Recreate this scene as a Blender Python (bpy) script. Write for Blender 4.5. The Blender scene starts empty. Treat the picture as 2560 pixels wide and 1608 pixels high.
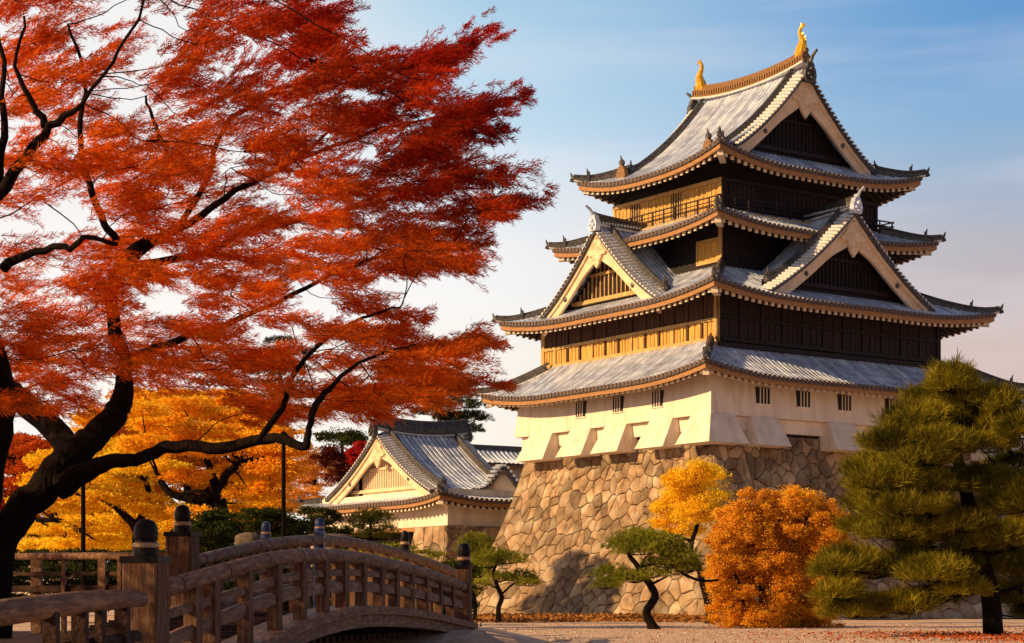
import bpy, math, random
import numpy as np
from mathutils import Vector, Matrix

random.seed(7)
RNG = np.random.RandomState(11)
R = math.radians
scene = bpy.context.scene
COL = scene.collection

# ------------------------------------------------------------------ camera
FPX = 4720.0; HZ = 1512.0; CAMZ = 0.8          # focal length / horizon row in pixels of the 2560 px photo
cam = bpy.data.cameras.new('camera'); camo = bpy.data.objects.new('camera', cam); COL.objects.link(camo)
cam.sensor_width = 36.0; cam.lens = FPX / 2560 * 36.0
cam.shift_y = (HZ - 804) / 2560.0
cam.clip_start = 0.1; cam.clip_end = 5000
camo.location = (0, 0, CAMZ); camo.rotation_euler = (R(90), 0, 0)
scene.camera = camo

# ------------------------------------------------------------------ sun, sky, exposure
SUN_EL = 23.0
sdir = Vector((-0.93, -0.37, 0)).normalized()          # horizontal direction towards the sun
SUN_AZ = math.atan2(sdir.x, sdir.y)
sunv = Vector((sdir.x * math.cos(R(SUN_EL)), sdir.y * math.cos(R(SUN_EL)), math.sin(R(SUN_EL))))
sl = bpy.data.lights.new('sun', 'SUN'); so = bpy.data.objects.new('sun', sl); COL.objects.link(so)
sl.energy = 5.0; sl.angle = R(0.6); sl.color = (1.0, 0.635, 0.275)
so.location = sunv * 300
so.rotation_euler = sunv.to_track_quat('Z', 'Y').to_euler()

world = bpy.data.worlds.new('World'); scene.world = world; world.use_nodes = True
def build_world():
    nt = world.node_tree; nt.nodes.clear(); N = nt.nodes; Lk = nt.links
    out = N.new('ShaderNodeOutputWorld'); bg = N.new('ShaderNodeBackground'); bg.inputs['Strength'].default_value = 0.085
    sky = N.new('ShaderNodeTexSky'); sky.sky_type = 'NISHITA'; sky.sun_disc = False
    sky.sun_elevation = R(SUN_EL); sky.sun_rotation = SUN_AZ; sky.air_density = 1.2; sky.dust_density = 2.0
    tc = N.new('ShaderNodeTexCoord'); sp = N.new('ShaderNodeSeparateXYZ'); Lk.new(tc.outputs['Generated'], sp.inputs[0])
    nz = N.new('ShaderNodeTexNoise'); nz.inputs['Scale'].default_value = 3.2; nz.inputs['Detail'].default_value = 5
    mp = N.new('ShaderNodeMapping'); mp.inputs['Scale'].default_value = (1.1, 1.1, 7.5); mp.inputs['Rotation'].default_value = (0, R(-6), 0)
    Lk.new(tc.outputs['Generated'], mp.inputs[0]); Lk.new(mp.outputs[0], nz.inputs['Vector'])
    # height above the horizon, stirred a little by the cloud noise
    ad = N.new('ShaderNodeMath'); ad.operation = 'MULTIPLY_ADD'; ad.inputs[1].default_value = 0.05; ad.inputs[2].default_value = -0.025
    Lk.new(nz.outputs['Fac'], ad.inputs[0])
    el = N.new('ShaderNodeMath'); el.operation = 'ADD'; Lk.new(sp.outputs['Z'], el.inputs[0]); Lk.new(ad.outputs[0], el.inputs[1])
    def ramp(stops):
        r = N.new('ShaderNodeValToRGB'); cr = r.color_ramp; cr.interpolation = 'EASE'
        while len(cr.elements) < len(stops): cr.elements.new(0.5)
        for e, (p, c) in zip(cr.elements, stops): e.position = p; e.color = (*c, 1)
        Lk.new(el.outputs[0], r.inputs[0]); return r
    rl = ramp([(0.0, (1.0, .86, .68)), (.12, (1.0, .93, .82)), (.17, (.93, .93, .92)), (.22, (.74, .83, .89)), (.27, (.50, .69, .84)), (.33, (.36, .58, .76)), (.6, (.16, .34, .68))])
    rr = ramp([(0.0, (.74, .55, .46)), (.12, (.65, .51, .47)), (.17, (.52, .47, .50)), (.21, (.38, .46, .59)), (.25, (.24, .43, .66)), (.30, (.13, .32, .62)), (.6, (.07, .2, .52))])
    az = N.new('ShaderNodeMapRange'); az.interpolation_type = 'SMOOTHSTEP'
    az.inputs['From Min'].default_value = -0.06; az.inputs['From Max'].default_value = 0.26
    Lk.new(sp.outputs['X'], az.inputs['Value'])
    m1 = N.new('ShaderNodeMixRGB'); Lk.new(az.outputs[0], m1.inputs[0]); Lk.new(rl.outputs[0], m1.inputs[1]); Lk.new(rr.outputs[0], m1.inputs[2])
    az2 = N.new('ShaderNodeMapRange'); az2.interpolation_type = 'SMOOTHSTEP'; az2.inputs['From Min'].default_value = .0; az2.inputs['From Max'].default_value = -.17; az2.inputs['To Min'].default_value = 0; az2.inputs['To Max'].default_value = .8
    Lk.new(sp.outputs['X'], az2.inputs['Value'])
    m1b = N.new('ShaderNodeMixRGB'); m1b.inputs[2].default_value = (.98, .93, .88, 1); Lk.new(az2.outputs[0], m1b.inputs[0]); Lk.new(m1.outputs[0], m1b.inputs[1]); m1 = m1b
    # thin high cloud
    nz2 = N.new('ShaderNodeTexNoise'); nz2.inputs['Scale'].default_value = 2.3; nz2.inputs['Detail'].default_value = 6; nz2.inputs['Roughness'].default_value = .55
    mp2 = N.new('ShaderNodeMapping'); mp2.inputs['Location'].default_value = (3.1, 1.7, .35); mp2.inputs['Scale'].default_value = (1.5, 1.5, 12); mp2.inputs['Rotation'].default_value = (0, R(5), 0)
    Lk.new(tc.outputs['Generated'], mp2.inputs[0]); Lk.new(mp2.outputs[0], nz2.inputs['Vector'])
    cm = N.new('ShaderNodeMapRange'); cm.inputs['From Min'].default_value = .46; cm.inputs['From Max'].default_value = .78; cm.inputs['To Max'].default_value = .42
    Lk.new(nz2.outputs['Fac'], cm.inputs['Value'])
    m2 = N.new('ShaderNodeMixRGB'); m2.inputs[2].default_value = (.84, .78, .82, 1); Lk.new(cm.outputs[0], m2.inputs[0]); Lk.new(m1.outputs[0], m2.inputs[1])
    sc = N.new('ShaderNodeVectorMath'); sc.operation = 'SCALE'; sc.inputs['Scale'].default_value = 10.0; Lk.new(m2.outputs[0], sc.inputs[0])
    hz = N.new('ShaderNodeMapRange'); hz.interpolation_type = 'SMOOTHSTEP'; hz.inputs['From Min'].default_value = .34; hz.inputs['From Max'].default_value = .75
    Lk.new(sp.outputs['Z'], hz.inputs['Value'])
    # the sky away from the evening glow (behind the viewer) is dimmer
    bk = N.new('ShaderNodeMapRange'); bk.interpolation_type = 'SMOOTHSTEP'; bk.inputs['From Min'].default_value = -.5; bk.inputs['From Max'].default_value = .5; bk.inputs['To Min'].default_value = .50; bk.inputs['To Max'].default_value = 1.0
    Lk.new(sp.outputs['Y'], bk.inputs['Value'])
    sb = N.new('ShaderNodeVectorMath'); sb.operation = 'SCALE'; Lk.new(sc.outputs[0], sb.inputs[0]); Lk.new(bk.outputs[0], sb.inputs['Scale'])
    nw = N.new('ShaderNodeMixRGB'); nw.blend_type = 'MULTIPLY'; nw.inputs[0].default_value = 1; nw.inputs[2].default_value = (.80, .62, .48, 1); Lk.new(sky.outputs[0], nw.inputs[1])
    m3 = N.new('ShaderNodeMixRGB'); Lk.new(hz.outputs[0], m3.inputs[0]); Lk.new(sb.outputs[0], m3.inputs[1]); Lk.new(nw.outputs[0], m3.inputs[2])
    Lk.new(m3.outputs[0], bg.inputs['Color']); Lk.new(bg.outputs[0], out.inputs['Surface'])
build_world()
vs = scene.view_settings
vs.view_transform = 'Standard'; vs.look = 'None'; vs.exposure = 0.28; vs.gamma = 1.0; vs.use_curve_mapping = False

# ------------------------------------------------------------------ helpers
def pix(px, py, D):
    return Vector(((px - 1280) / FPX * D, D, CAMZ + (HZ - py) / FPX * D))
def dpx(px, py, D):                       # the same from the 2408 px preview grid
    return pix(px * 1.0631, py * 1.0631, D)

class MB:
    def __init__(s): s.v = []; s.f = []; s.m = []
    def add(s, vs_, fs, mi=0):
        o = len(s.v); s.v.extend([tuple(p) for p in vs_])
        for f in fs: s.f.append(tuple(i + o for i in f)); s.m.append(mi)
    def box(s, x0, x1, y0, y1, z0, z1, mi=0, F=None):
        P = [(x, y, z) for z in (z0, z1) for y in (y0, y1) for x in (x0, x1)]
        if F: P = [F(*p) for p in P]
        s.add(P, [(0, 2, 3, 1), (4, 5, 7, 6), (0, 1, 5, 4), (2, 6, 7, 3), (0, 4, 6, 2), (1, 3, 7, 5)], mi)
    def hexa(s, P, mi=0):                 # P: 4 bottom points then 4 top points, both in ring order
        s.add(P, [(3, 2, 1, 0), (4, 5, 6, 7), (0, 1, 5, 4), (1, 2, 6, 5), (2, 3, 7, 6), (3, 0, 4, 7)], mi)
    def tube(s, pts, rad, n=8, mi=0, caps=True):
        pts = [Vector(p) for p in pts]; k = len(pts)
        if not hasattr(rad, '__len__'): rad = [rad] * k
        V = []; up = Vector((0.13, 0.21, 0.97)); prev = None
        for i in range(k):
            t = (pts[min(i + 1, k - 1)] - pts[max(i - 1, 0)])
            if t.length < 1e-9: t = Vector((0, 0, 1))
            t.normalize()
            if prev is None:
                a = t.cross(up)
                if a.length < .05: a = t.cross(Vector((1, 0, 0)))
            else:
                a = prev - t * prev.dot(t)
            a.normalize(); prev = a; b = t.cross(a)
            for j in range(n):
                w = 2 * math.pi * j / n
                V.append(pts[i] + (a * math.cos(w) + b * math.sin(w)) * rad[i])
        Fc = [(i * n + j, i * n + (j + 1) % n, (i + 1) * n + (j + 1) % n, (i + 1) * n + j) for i in range(k - 1) for j in range(n)]
        if caps: Fc += [tuple(range(n - 1, -1, -1)), tuple(range((k - 1) * n, k * n))]
        s.add(V, Fc, mi)
    def sweep(s, pts, W, H, mi=0, drop=0.0):   # upright rectangular section, base on the path
        pts = [Vector(p) for p in pts]; k = len(pts)
        if not hasattr(W, '__len__'): W = [W] * k
        if not hasattr(H, '__len__'): H = [H] * k
        V = []
        for i in range(k):
            t = pts[min(i + 1, k - 1)] - pts[max(i - 1, 0)]; h = Vector((t.x, t.y, 0))
            if h.length < 1e-6: h = Vector((1, 0, 0))
            h.normalize(); a = Vector((-h.y, h.x, 0)) * W[i] / 2; t.normalize()
            u = (Vector((0, 0, 1)) - t * t.z); u.normalize()
            p = pts[i] - u * drop
            V += [p - a, p + a, p + a * .98 + u * H[i] * .72, p + a * .5 + u * H[i], p - a * .5 + u * H[i], p - a * .98 + u * H[i] * .72]
        n = 6
        Fc = [(i * n + j, i * n + (j + 1) % n, (i + 1) * n + (j + 1) % n, (i + 1) * n + j) for i in range(k - 1) for j in range(n)]
        Fc += [tuple(range(n - 1, -1, -1)), tuple(range((k - 1) * n, k * n))]
        s.add(V, Fc, mi)
    def lathe(s, c, prof, n=16, mi=0):
        V = []; k = len(prof)
        for r, z in prof:
            for j in range(n):
                w = 2 * math.pi * j / n; V.append((c[0] + r * math.cos(w), c[1] + r * math.sin(w), c[2] + z))
        Fc = [(i * n + j, i * n + (j + 1) % n, (i + 1) * n + (j + 1) % n, (i + 1) * n + j) for i in range(k - 1) for j in range(n)]
        Fc += [tuple(range(n - 1, -1, -1)), tuple(range((k - 1) * n, k * n))]
        s.add(V, Fc, mi)
    def blob(s, c, r, seed=0, mi=0, n=10, k=7, rough=.15):
        rg = random.Random(seed); V = []
        for i in range(k + 1):
            th = math.pi * i / k
            for j in range(n):
                w = 2 * math.pi * j / n; q = 1 + rg.uniform(-rough, rough)
                V.append((c[0] + r[0] * q * math.sin(th) * math.cos(w), c[1] + r[1] * q * math.sin(th) * math.sin(w), c[2] + r[2] * q * math.cos(th)))
        Fc = [(i * n + j, i * n + (j + 1) % n, (i + 1) * n + (j + 1) % n, (i + 1) * n + j) for i in range(k) for j in range(n)]
        s.add(V, Fc, mi)

def obj(name, mb, mats, parent=None, smooth=False):
    me = bpy.data.meshes.new(name); me.from_pydata(mb.v, [], mb.f)
    if not isinstance(mats, (list, tuple)): mats = [mats]
    for m in mats: me.materials.append(m)
    if len(mats) > 1: me.polygons.foreach_set('material_index', mb.m)
    if smooth: me.polygons.foreach_set('use_smooth', [True] * len(mb.f))
    me.update()
    o = bpy.data.objects.new(name, me); COL.objects.link(o)
    if parent is not None: o.parent = parent
    return o
def npobj(name, V, mat, parent=None, k=4):     # V: (n*k,3) array, every k verts one face
    V = np.ascontiguousarray(V, dtype=np.float32); nv = len(V); nf = nv // k
    me = bpy.data.meshes.new(name); me.vertices.add(nv); me.vertices.foreach_set('co', V.ravel())
    me.loops.add(nv); me.loops.foreach_set('vertex_index', np.arange(nv, dtype=np.int32))
    me.polygons.add(nf); me.polygons.foreach_set('loop_start', np.arange(0, nv, k, dtype=np.int32))
    me.update(calc_edges=True); me.materials.append(mat)
    o = bpy.data.objects.new(name, me); COL.objects.link(o)
    if parent is not None: o.parent = parent
    return o
def tag(o, label=None, cat=None, group=None, kind=None):
    if label: o['label'] = label
    if cat: o['category'] = cat
    if group: o['group'] = group
    if kind: o['kind'] = kind
    return o
def thing(name, loc, label, cat, rotz=0, group=None):
    o = bpy.data.objects.new(name, None); COL.objects.link(o); o.location = loc; o.rotation_euler = (0, 0, rotz)
    o.empty_display_size = .5
    return tag(o, label, cat, group)

# ------------------------------------------------------------------ materials
def mat(name, c1, c2=None, rough=.7, scale=4.0, bump=0.0, bscale=None, metal=0.0, spec=.5, stretch=None, island=0.0, contrast=(.35, .65), c3=None, s3=1.0):
    m = bpy.data.materials.new(name); m.use_nodes = True; nt = m.node_tree; N = nt.nodes; Lk = nt.links
    b = N['Principled BSDF']; b.inputs['Roughness'].default_value = rough; b.inputs['Metallic'].default_value = metal
    b.inputs['Specular IOR Level'].default_value = spec
    tc = N.new('ShaderNodeTexCoord'); mp = N.new('ShaderNodeMapping'); Lk.new(tc.outputs['Object'], mp.inputs[0])
    if stretch: mp.inputs['Scale'].default_value = stretch
    nz = N.new('ShaderNodeTexNoise'); nz.inputs['Scale'].default_value = scale; nz.inputs['Detail'].default_value = 5; Lk.new(mp.outputs[0], nz.inputs['Vector'])
    col = None
    if c2 is None: b.inputs['Base Color'].default_value = (*c1, 1)
    else:
        mr = N.new('ShaderNodeMapRange'); mr.inputs['From Min'].default_value = contrast[0]; mr.inputs['From Max'].default_value = contrast[1]
        Lk.new(nz.outputs['Fac'], mr.inputs['Value'])
        mx = N.new('ShaderNodeMixRGB'); mx.inputs[1].default_value = (*c1, 1); mx.inputs[2].default_value = (*c2, 1)
        Lk.new(mr.outputs[0], mx.inputs[0]); col = mx.outputs[0]
        if c3 is not None:
            n3 = N.new('ShaderNodeTexNoise'); n3.inputs['Scale'].default_value = s3; n3.inputs['Detail'].default_value = 4; Lk.new(mp.outputs[0], n3.inputs['Vector'])
            r3 = N.new('ShaderNodeMapRange'); r3.inputs['From Min'].default_value = .48; r3.inputs['From Max'].default_value = .68; Lk.new(n3.outputs['Fac'], r3.inputs['Value'])
            x3 = N.new('ShaderNodeMixRGB'); x3.inputs[2].default_value = (*c3, 1); Lk.new(r3.outputs[0], x3.inputs[0]); Lk.new(col, x3.inputs[1]); col = x3.outputs[0]
        if island:
            g = N.new('ShaderNodeNewGeometry'); h = N.new('ShaderNodeHueSaturation')
            r2 = N.new('ShaderNodeMapRange'); r2.inputs['To Min'].default_value = 1 - island; r2.inputs['To Max'].default_value = 1 + island
            Lk.new(g.outputs['Random Per Island'], r2.inputs['Value']); Lk.new(r2.outputs[0], h.inputs['Value']); Lk.new(col, h.inputs['Color']); col = h.outputs[0]
        Lk.new(col, b.inputs['Base Color'])
    if bump:
        bp = N.new('ShaderNodeBump'); bp.inputs['Strength'].default_value = bump; bp.inputs['Distance'].default_value = .05
        nb = N.new('ShaderNodeTexNoise'); nb.inputs['Scale'].default_value = bscale or scale * 3; nb.inputs['Detail'].default_value = 6; Lk.new(mp.outputs[0], nb.inputs['Vector'])
        Lk.new(nb.outputs['Fac'], bp.inputs['Height']); Lk.new(bp.outputs[0], b.inputs['Normal'])
    return m
def leafmat(name, ca, cb, scale=.8, trans=.4, island=.35, cc=None, axis=None):
    m = bpy.data.materials.new(name); m.use_nodes = True; nt = m.node_tree; N = nt.nodes; Lk = nt.links; N.clear()
    out = N.new('ShaderNodeOutputMaterial'); df = N.new('ShaderNodeBsdfDiffuse'); tr = N.new('ShaderNodeBsdfTranslucent'); mx = N.new('ShaderNodeMixShader')
    mx.inputs[0].default_value = trans
    tc = N.new('ShaderNodeTexCoord'); nz = N.new('ShaderNodeTexNoise'); nz.inputs['Scale'].default_value = scale; nz.inputs['Detail'].default_value = 3
    Lk.new(tc.outputs['Object'], nz.inputs['Vector'])
    mr = N.new('ShaderNodeMapRange'); mr.inputs['From Min'].default_value = .35; mr.inputs['From Max'].default_value = .65; Lk.new(nz.outputs['Fac'], mr.inputs['Value'])
    c = N.new('ShaderNodeMixRGB'); c.inputs[1].default_value = (*ca, 1); c.inputs[2].default_value = (*cb, 1); Lk.new(mr.outputs[0], c.inputs[0]); col = c.outputs[0]
    if cc is not None:                        # pigment changes along an axis of the crown
        d = N.new('ShaderNodeVectorMath'); d.operation = 'DOT_PRODUCT'; d.inputs[1].default_value = axis[0]; Lk.new(tc.outputs['Object'], d.inputs[0])
        mr2 = N.new('ShaderNodeMapRange'); mr2.inputs['From Min'].default_value = axis[1]; mr2.inputs['From Max'].default_value = axis[2]; mr2.interpolation_type = 'SMOOTHSTEP'
        Lk.new(d.outputs['Value'], mr2.inputs['Value'])
        c2 = N.new('ShaderNodeMixRGB'); c2.inputs[2].default_value = (*cc, 1); Lk.new(mr2.outputs[0], c2.inputs[0]); Lk.new(col, c2.inputs[1]); col = c2.outputs[0]
    g = N.new('ShaderNodeNewGeometry'); h = N.new('ShaderNodeHueSaturation')
    r2 = N.new('ShaderNodeMapRange'); r2.inputs['To Min'].default_value = 1 - island; r2.inputs['To Max'].default_value = 1 + island
    Lk.new(g.outputs['Random Per Island'], r2.inputs['Value']); Lk.new(r2.outputs[0], h.inputs['Value']); Lk.new(col, h.inputs['Color'])
    Lk.new(h.outputs[0], df.inputs[0]); Lk.new(h.outputs[0], tr.inputs[0])
    Lk.new(df.outputs[0], mx.inputs[1]); Lk.new(tr.outputs[0], mx.inputs[2]); Lk.new(mx.outputs[0], out.inputs['Surface'])
    return m

M = {}
M['tile'] = mat('roof_tile', (.64, .73, 1.0), (.38, .44, .62), rough=.24, scale=2.2, bump=.35, bscale=9, spec=1.0, c3=(.76, .84, 1.0), s3=.9, island=.24)
M['valley'] = mat('tile_valley', (.09, .08, .09), (.05, .045, .05), rough=.6, scale=4)
M['tile_dark'] = mat('ridge_tile', (.022, .019, .022), (.085, .075, .082), rough=.4, scale=5, bump=.5, bscale=18, spec=.6)
M['tile_trim'] = mat('mortar_trim', (.74, .73, .76), (.50, .49, .52), rough=.6, scale=6)
M['cap_tile'] = mat('end_tile', (.17, .10, .065), (.05, .035, .03), rough=.5, scale=9)
M['eave'] = mat('eave_board', (.42, .21, .075), (.28, .13, .045), rough=.6, scale=3, stretch=(1, 1, 6), bump=.2)
M['rafter'] = mat('rafter_wood', (.055, .033, .022), (.03, .018, .014), rough=.8, scale=6)
M['white'] = mat('whitewash_end', (.78, .70, .58), (.60, .50, .38), rough=.7, scale=8)
M['black'] = mat('black_boards', (.009, .006, .009), (.020, .013, .016), rough=.65, scale=3, stretch=(5, 5, .5), bump=.3, spec=.3)
M['brownp'] = mat('dark_panel', (.034, .016, .017), (.016, .009, .012), rough=.7, scale=2, stretch=(4, 4, .6), bump=.3, spec=.3)  # dark copy of the boards, shade of the right face in the colour; also railings
M['shadew'] = mat('shaded_brown_panel', (.11, .052, .030), (.055, .027, .018), rough=.7, scale=2, stretch=(4, 4, .6), bump=.3, spec=.3)  # boards under the left eave, their shade put into the colour
M['sunw'] = mat('sunlit_boards', (.74, .42, .08), (.48, .24, .045), rough=.6, scale=2.2, stretch=(4, 4, .5), bump=.3)  # lit copy of the dark boards, sunlight put into the colour
M['gold_sunf'] = mat('gold_sunlit_frame', (.62, .40, .15), (.46, .27, .09), rough=.6, scale=3)  # sunlit tone for left-face frames and gable lattice; also the balcony floor
M['cream'] = mat('gable_board', (.86, .68, .49), (.72, .52, .34), rough=.6, scale=1.6, stretch=(1, 1, 1.2), bump=.35, bscale=10, c3=(.72, .55, .38), s3=2.5)
M['plaster'] = mat('plaster', (.90, .80, .70), (.80, .69, .59), rough=.9, scale=.8, bump=.25, bscale=9, stretch=(2.2, 2.2, .35), c3=(.70, .59, .49), s3=.9, contrast=(.3, .7))
M['stone'] = mat('castle_stone', (.37, .25, .15), (.15, .095, .06), rough=.95, scale=2.2, bump=1.0, bscale=6, island=.45, c3=(.44, .35, .25), s3=1.1, contrast=(.3, .7))
M['joint'] = mat('stone_joint', (.035, .022, .014), (.018, .012, .009), rough=1, scale=3)
M['gold'] = mat('gilded_metal', (.95, .56, .06), (.75, .36, .02), rough=.3, scale=5, metal=.55)
M['goldridge'] = mat('gilded_ridge', (.34, .17, .045), (.13, .06, .02), rough=.5, scale=9, stretch=(1, 1, 3), bump=.5)
M['dark'] = mat('dark_opening', (.012, .009, .010), (.02, .014, .014), rough=.9)
M['bridge'] = mat('bridge_wood', (.25, .128, .076), (.11, .056, .034), rough=.6, spec=.2, scale=4, stretch=(7, .8, 7), bump=.5, bscale=14, c3=(.34, .20, .12), s3=3, contrast=(.3, .7))
M['bridge_up'] = mat('bridge_wood_upright', (.20, .098, .052), (.07, .033, .019), rough=.7, spec=.15, scale=4, stretch=(9, 9, .7), bump=.5, bscale=14, c3=(.20, .12, .09), s3=3, contrast=(.3, .7))
M['bridge_dark'] = mat('bridge_wood_dark', (.060, .028, .020), (.022, .011, .009), spec=.2, rough=.8, scale=6, bump=.5, bscale=25)
M['cap'] = mat('cap_metal', (.014, .010, .014), (.007, .005, .007), rough=.42, scale=8, spec=.12)
M['cap_blue'] = mat('cap_blue_metal', (.02, .05, .22), (.012, .025, .10), rough=.35, scale=8, spec=.4)
M['band'] = mat('cap_band', (.42, .27, .17), (.28, .17, .11), rough=.4, scale=8, metal=.3)
M['bark'] = mat('dark_bark', (.005, .003, .0025), (.013, .007, .005), spec=.15, rough=.95, scale=8, stretch=(1, 1, .4), bump=.9, bscale=20)
M['bark2'] = mat('brown_bark', (.055, .032, .02), (.10, .058, .035), rough=.9, scale=8, bump=.9, bscale=20)
M['pole'] = mat('pole_paint', (.006, .005, .005), (.010, .008, .007), rough=.9, spec=.03)
M['ground'] = mat('gravel', (.76, .55, .41), (.54, .37, .28), rough=1, scale=.9, bump=1.0, bscale=7, c3=(.46, .31, .23), s3=3.2, contrast=(.3, .7))
M['pebble'] = mat('pebble', (.62, .46, .36), (.34, .23, .18), rough=.95, scale=3)
M['litter'] = mat('leaf_litter', (.34, .15, .05), (.22, .09, .03), rough=1, scale=3, bump=.8, bscale=20)
M['rock'] = mat('rock', (.16, .12, .085), (.07, .05, .035), rough=.9, scale=3, bump=.8)
M['maple'] = leafmat('maple_leaves', (.62, .040, .014), (.38, .022, .011), scale=.9, trans=.6, cc=(.90, .23, .02), axis=((-.55, 0, -.83), -5.8, -1.5), island=.4)
M['yellow'] = leafmat('yellow_leaves', (.98, .76, .05), (.94, .58, .025), scale=.5, trans=.4)
M['amber'] = leafmat('amber_leaves', (.98, .60, .035), (.88, .38, .02), scale=.35, trans=.4)
M['orange'] = leafmat('orange_leaves', (.90, .50, .05), (.70, .31, .025), scale=.5, trans=.35)
M['redorange'] = leafmat('red_orange_leaves', (.72, .15, .02), (.50, .08, .012), scale=.5, trans=.4)
M['palegold'] = leafmat('pale_gold_leaves', (.82, .45, .12), (.75, .33, .06), scale=.4, trans=.4)
M['crimson'] = leafmat('crimson_leaves', (.55, .025, .02), (.35, .015, .015), scale=.5, trans=.35)
M['maroon'] = leafmat('maroon_leaves', (.16, .03, .02), (.09, .018, .012), scale=.5, trans=.2)
M['needle'] = leafmat('pine_needles', (.32, .26, .025), (.065, .062, .008), scale=.9, trans=.3, island=.45)
M['needle2'] = leafmat('garden_pine_needles', (.36, .35, .035), (.13, .15, .018), scale=1.2, trans=.25, island=.4)
M['needle3'] = leafmat('dark_needles', (.06, .075, .018), (.032, .042, .012), scale=.6, trans=.2)
M['russet'] = leafmat('russet_litter', (.42, .19, .06), (.24, .10, .03), scale=.4, trans=.1)
M['fallen'] = leafmat('fallen_leaf', (.50, .10, .02), (.30, .05, .012), scale=2, trans=.1)

# ------------------------------------------------------------------ ground
def sstep(a, b, x):
    t = min(1, max(0, (x - a) / (b - a))); return t * t * (3 - 2 * t)
def gz(x, y):
    z = 0.0
    bank = sstep(27.5, 29.5, y) * (1 - sstep(34, 40, y)) * (1 - sstep(-.7, 1.6, x))
    z += .42 * bank
    z += .25 * sstep(40, 60, y) * (1 - sstep(-12, -3, x))
    tr = sstep(19.5, 20.8, y) * (1 - sstep(26.8, 28.3, y)); z -= 1.9 * tr
    z += .36 * (1 - sstep(18, 20, y)) * (1 - sstep(-3.2, -1, x)) * sstep(6, 9, y)
    z += .03 * math.sin(x * .8 + 1.3) * math.sin(y * .35)
    return z
def ground():
    xs = [-900, -500, -250, -120, -70, -45, -32, -24] + [-19 + .6 * i for i in range(64)] + [21, 24, 28, 34, 45, 60, 90, 140, 260, 500, 900]
    ys = [-60, -20, 0, 5, 8] + [10 + .5 * i for i in range(60)] + [41, 43, 46, 50, 54, 58, 63, 70, 78, 86, 95, 110, 130, 160, 220, 350, 600, 1200, 2500]
    mb = MB(); nx = len(xs)
    V = [(x, y, gz(x, y)) for y in ys for x in xs]
    F = [(j * nx + i, j * nx + i + 1, (j + 1) * nx + i + 1, (j + 1) * nx + i) for j in range(len(ys) - 1) for i in range(nx - 1)]
    mb.add(V, F); tag(obj('ground', mb, M['ground'], smooth=True), 'pale gravel ground', kind='structure')
ground()

# ------------------------------------------------------------------ castle geometry
TH = math.atan2(4720, 6710)
def side_maps(x0, x1, y0, y1):
    return [(lambda s, e, z: (x0 + e, y0 + s, z), y1 - y0), (lambda s, e, z: (x0 + s, y0 + e, z), x1 - x0),
            (lambda s, e, z: (x1 - e, y0 + s, z), y1 - y0), (lambda s, e, z: (x0 + s, y1 - e, z), x1 - x0)]
def lift_fn(U, Rc, E0):
    def f(s, e, L):
        c = min(s, L - s); c = max(0, c)
        return U * max(0, 1 - c / Rc) ** 2.3 * max(0, 1 - e / E0)
    return f
def rib_panel(mb, F, s0, s1, e_lo, e_hi, Z, sp=.33, n=8, capm=1, r=.085):
    """half-round tile rows running down the slope; F(s,e,z) maps to local space, Z(s,e) is the surface"""
    k = max(1, int(round((s1 - s0) / sp))); w = (s1 - s0) / k
    for i in range(k):
        sc = s0 + (i + .5) * w; lo = e_lo(sc); hi = e_hi(sc)
        if hi - lo < .05: continue
        V = []
        offs = [(-w / 2, 0), (-.37 * w, 0), (-.24 * w, r), (.24 * w, r), (.37 * w, 0), (w / 2, 0)]
        for j in range(n + 1):
            e = lo + (hi - lo) * j / n
            for o, h in offs: V.append(F(sc + o, e, Z(min(max(sc + o, s0), s1), e) + h + .012 * ((j % 2) * 2 - 1)))
        Fc = [(j * 6 + q, j * 6 + q + 1, (j + 1) * 6 + q + 1, (j + 1) * 6 + q) for j in range(n) for q in (1, 2, 3)]
        Fv = [(j * 6 + q, j * 6 + q + 1, (j + 1) * 6 + q + 1, (j + 1) * 6 + q) for j in range(n) for q in (0, 4)]
        mb.add(V, Fc, 0); mb.add([], [tuple(i - len(V) for i in f) for f in Fv], 2)
        if capm is not None and lo < .01:            # round end tile at the eave
            zc = Z(sc, 0); C = [F(sc + .40 * w * math.cos(a), -.03, zc + .02 + .40 * w * math.sin(a)) for a in [math.pi * 2 * q / 8 for q in range(8)]]
            C2 = [F(sc + .40 * w * math.cos(a), .06, zc + .02 + .40 * w * math.sin(a)) for a in [math.pi * 2 * q / 8 for q in range(8)]]
            mb.add(C + C2, [tuple(range(8))] + [(q, (q + 1) % 8, 8 + (q + 1) % 8, 8 + q) for q in range(8)], capm)
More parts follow.
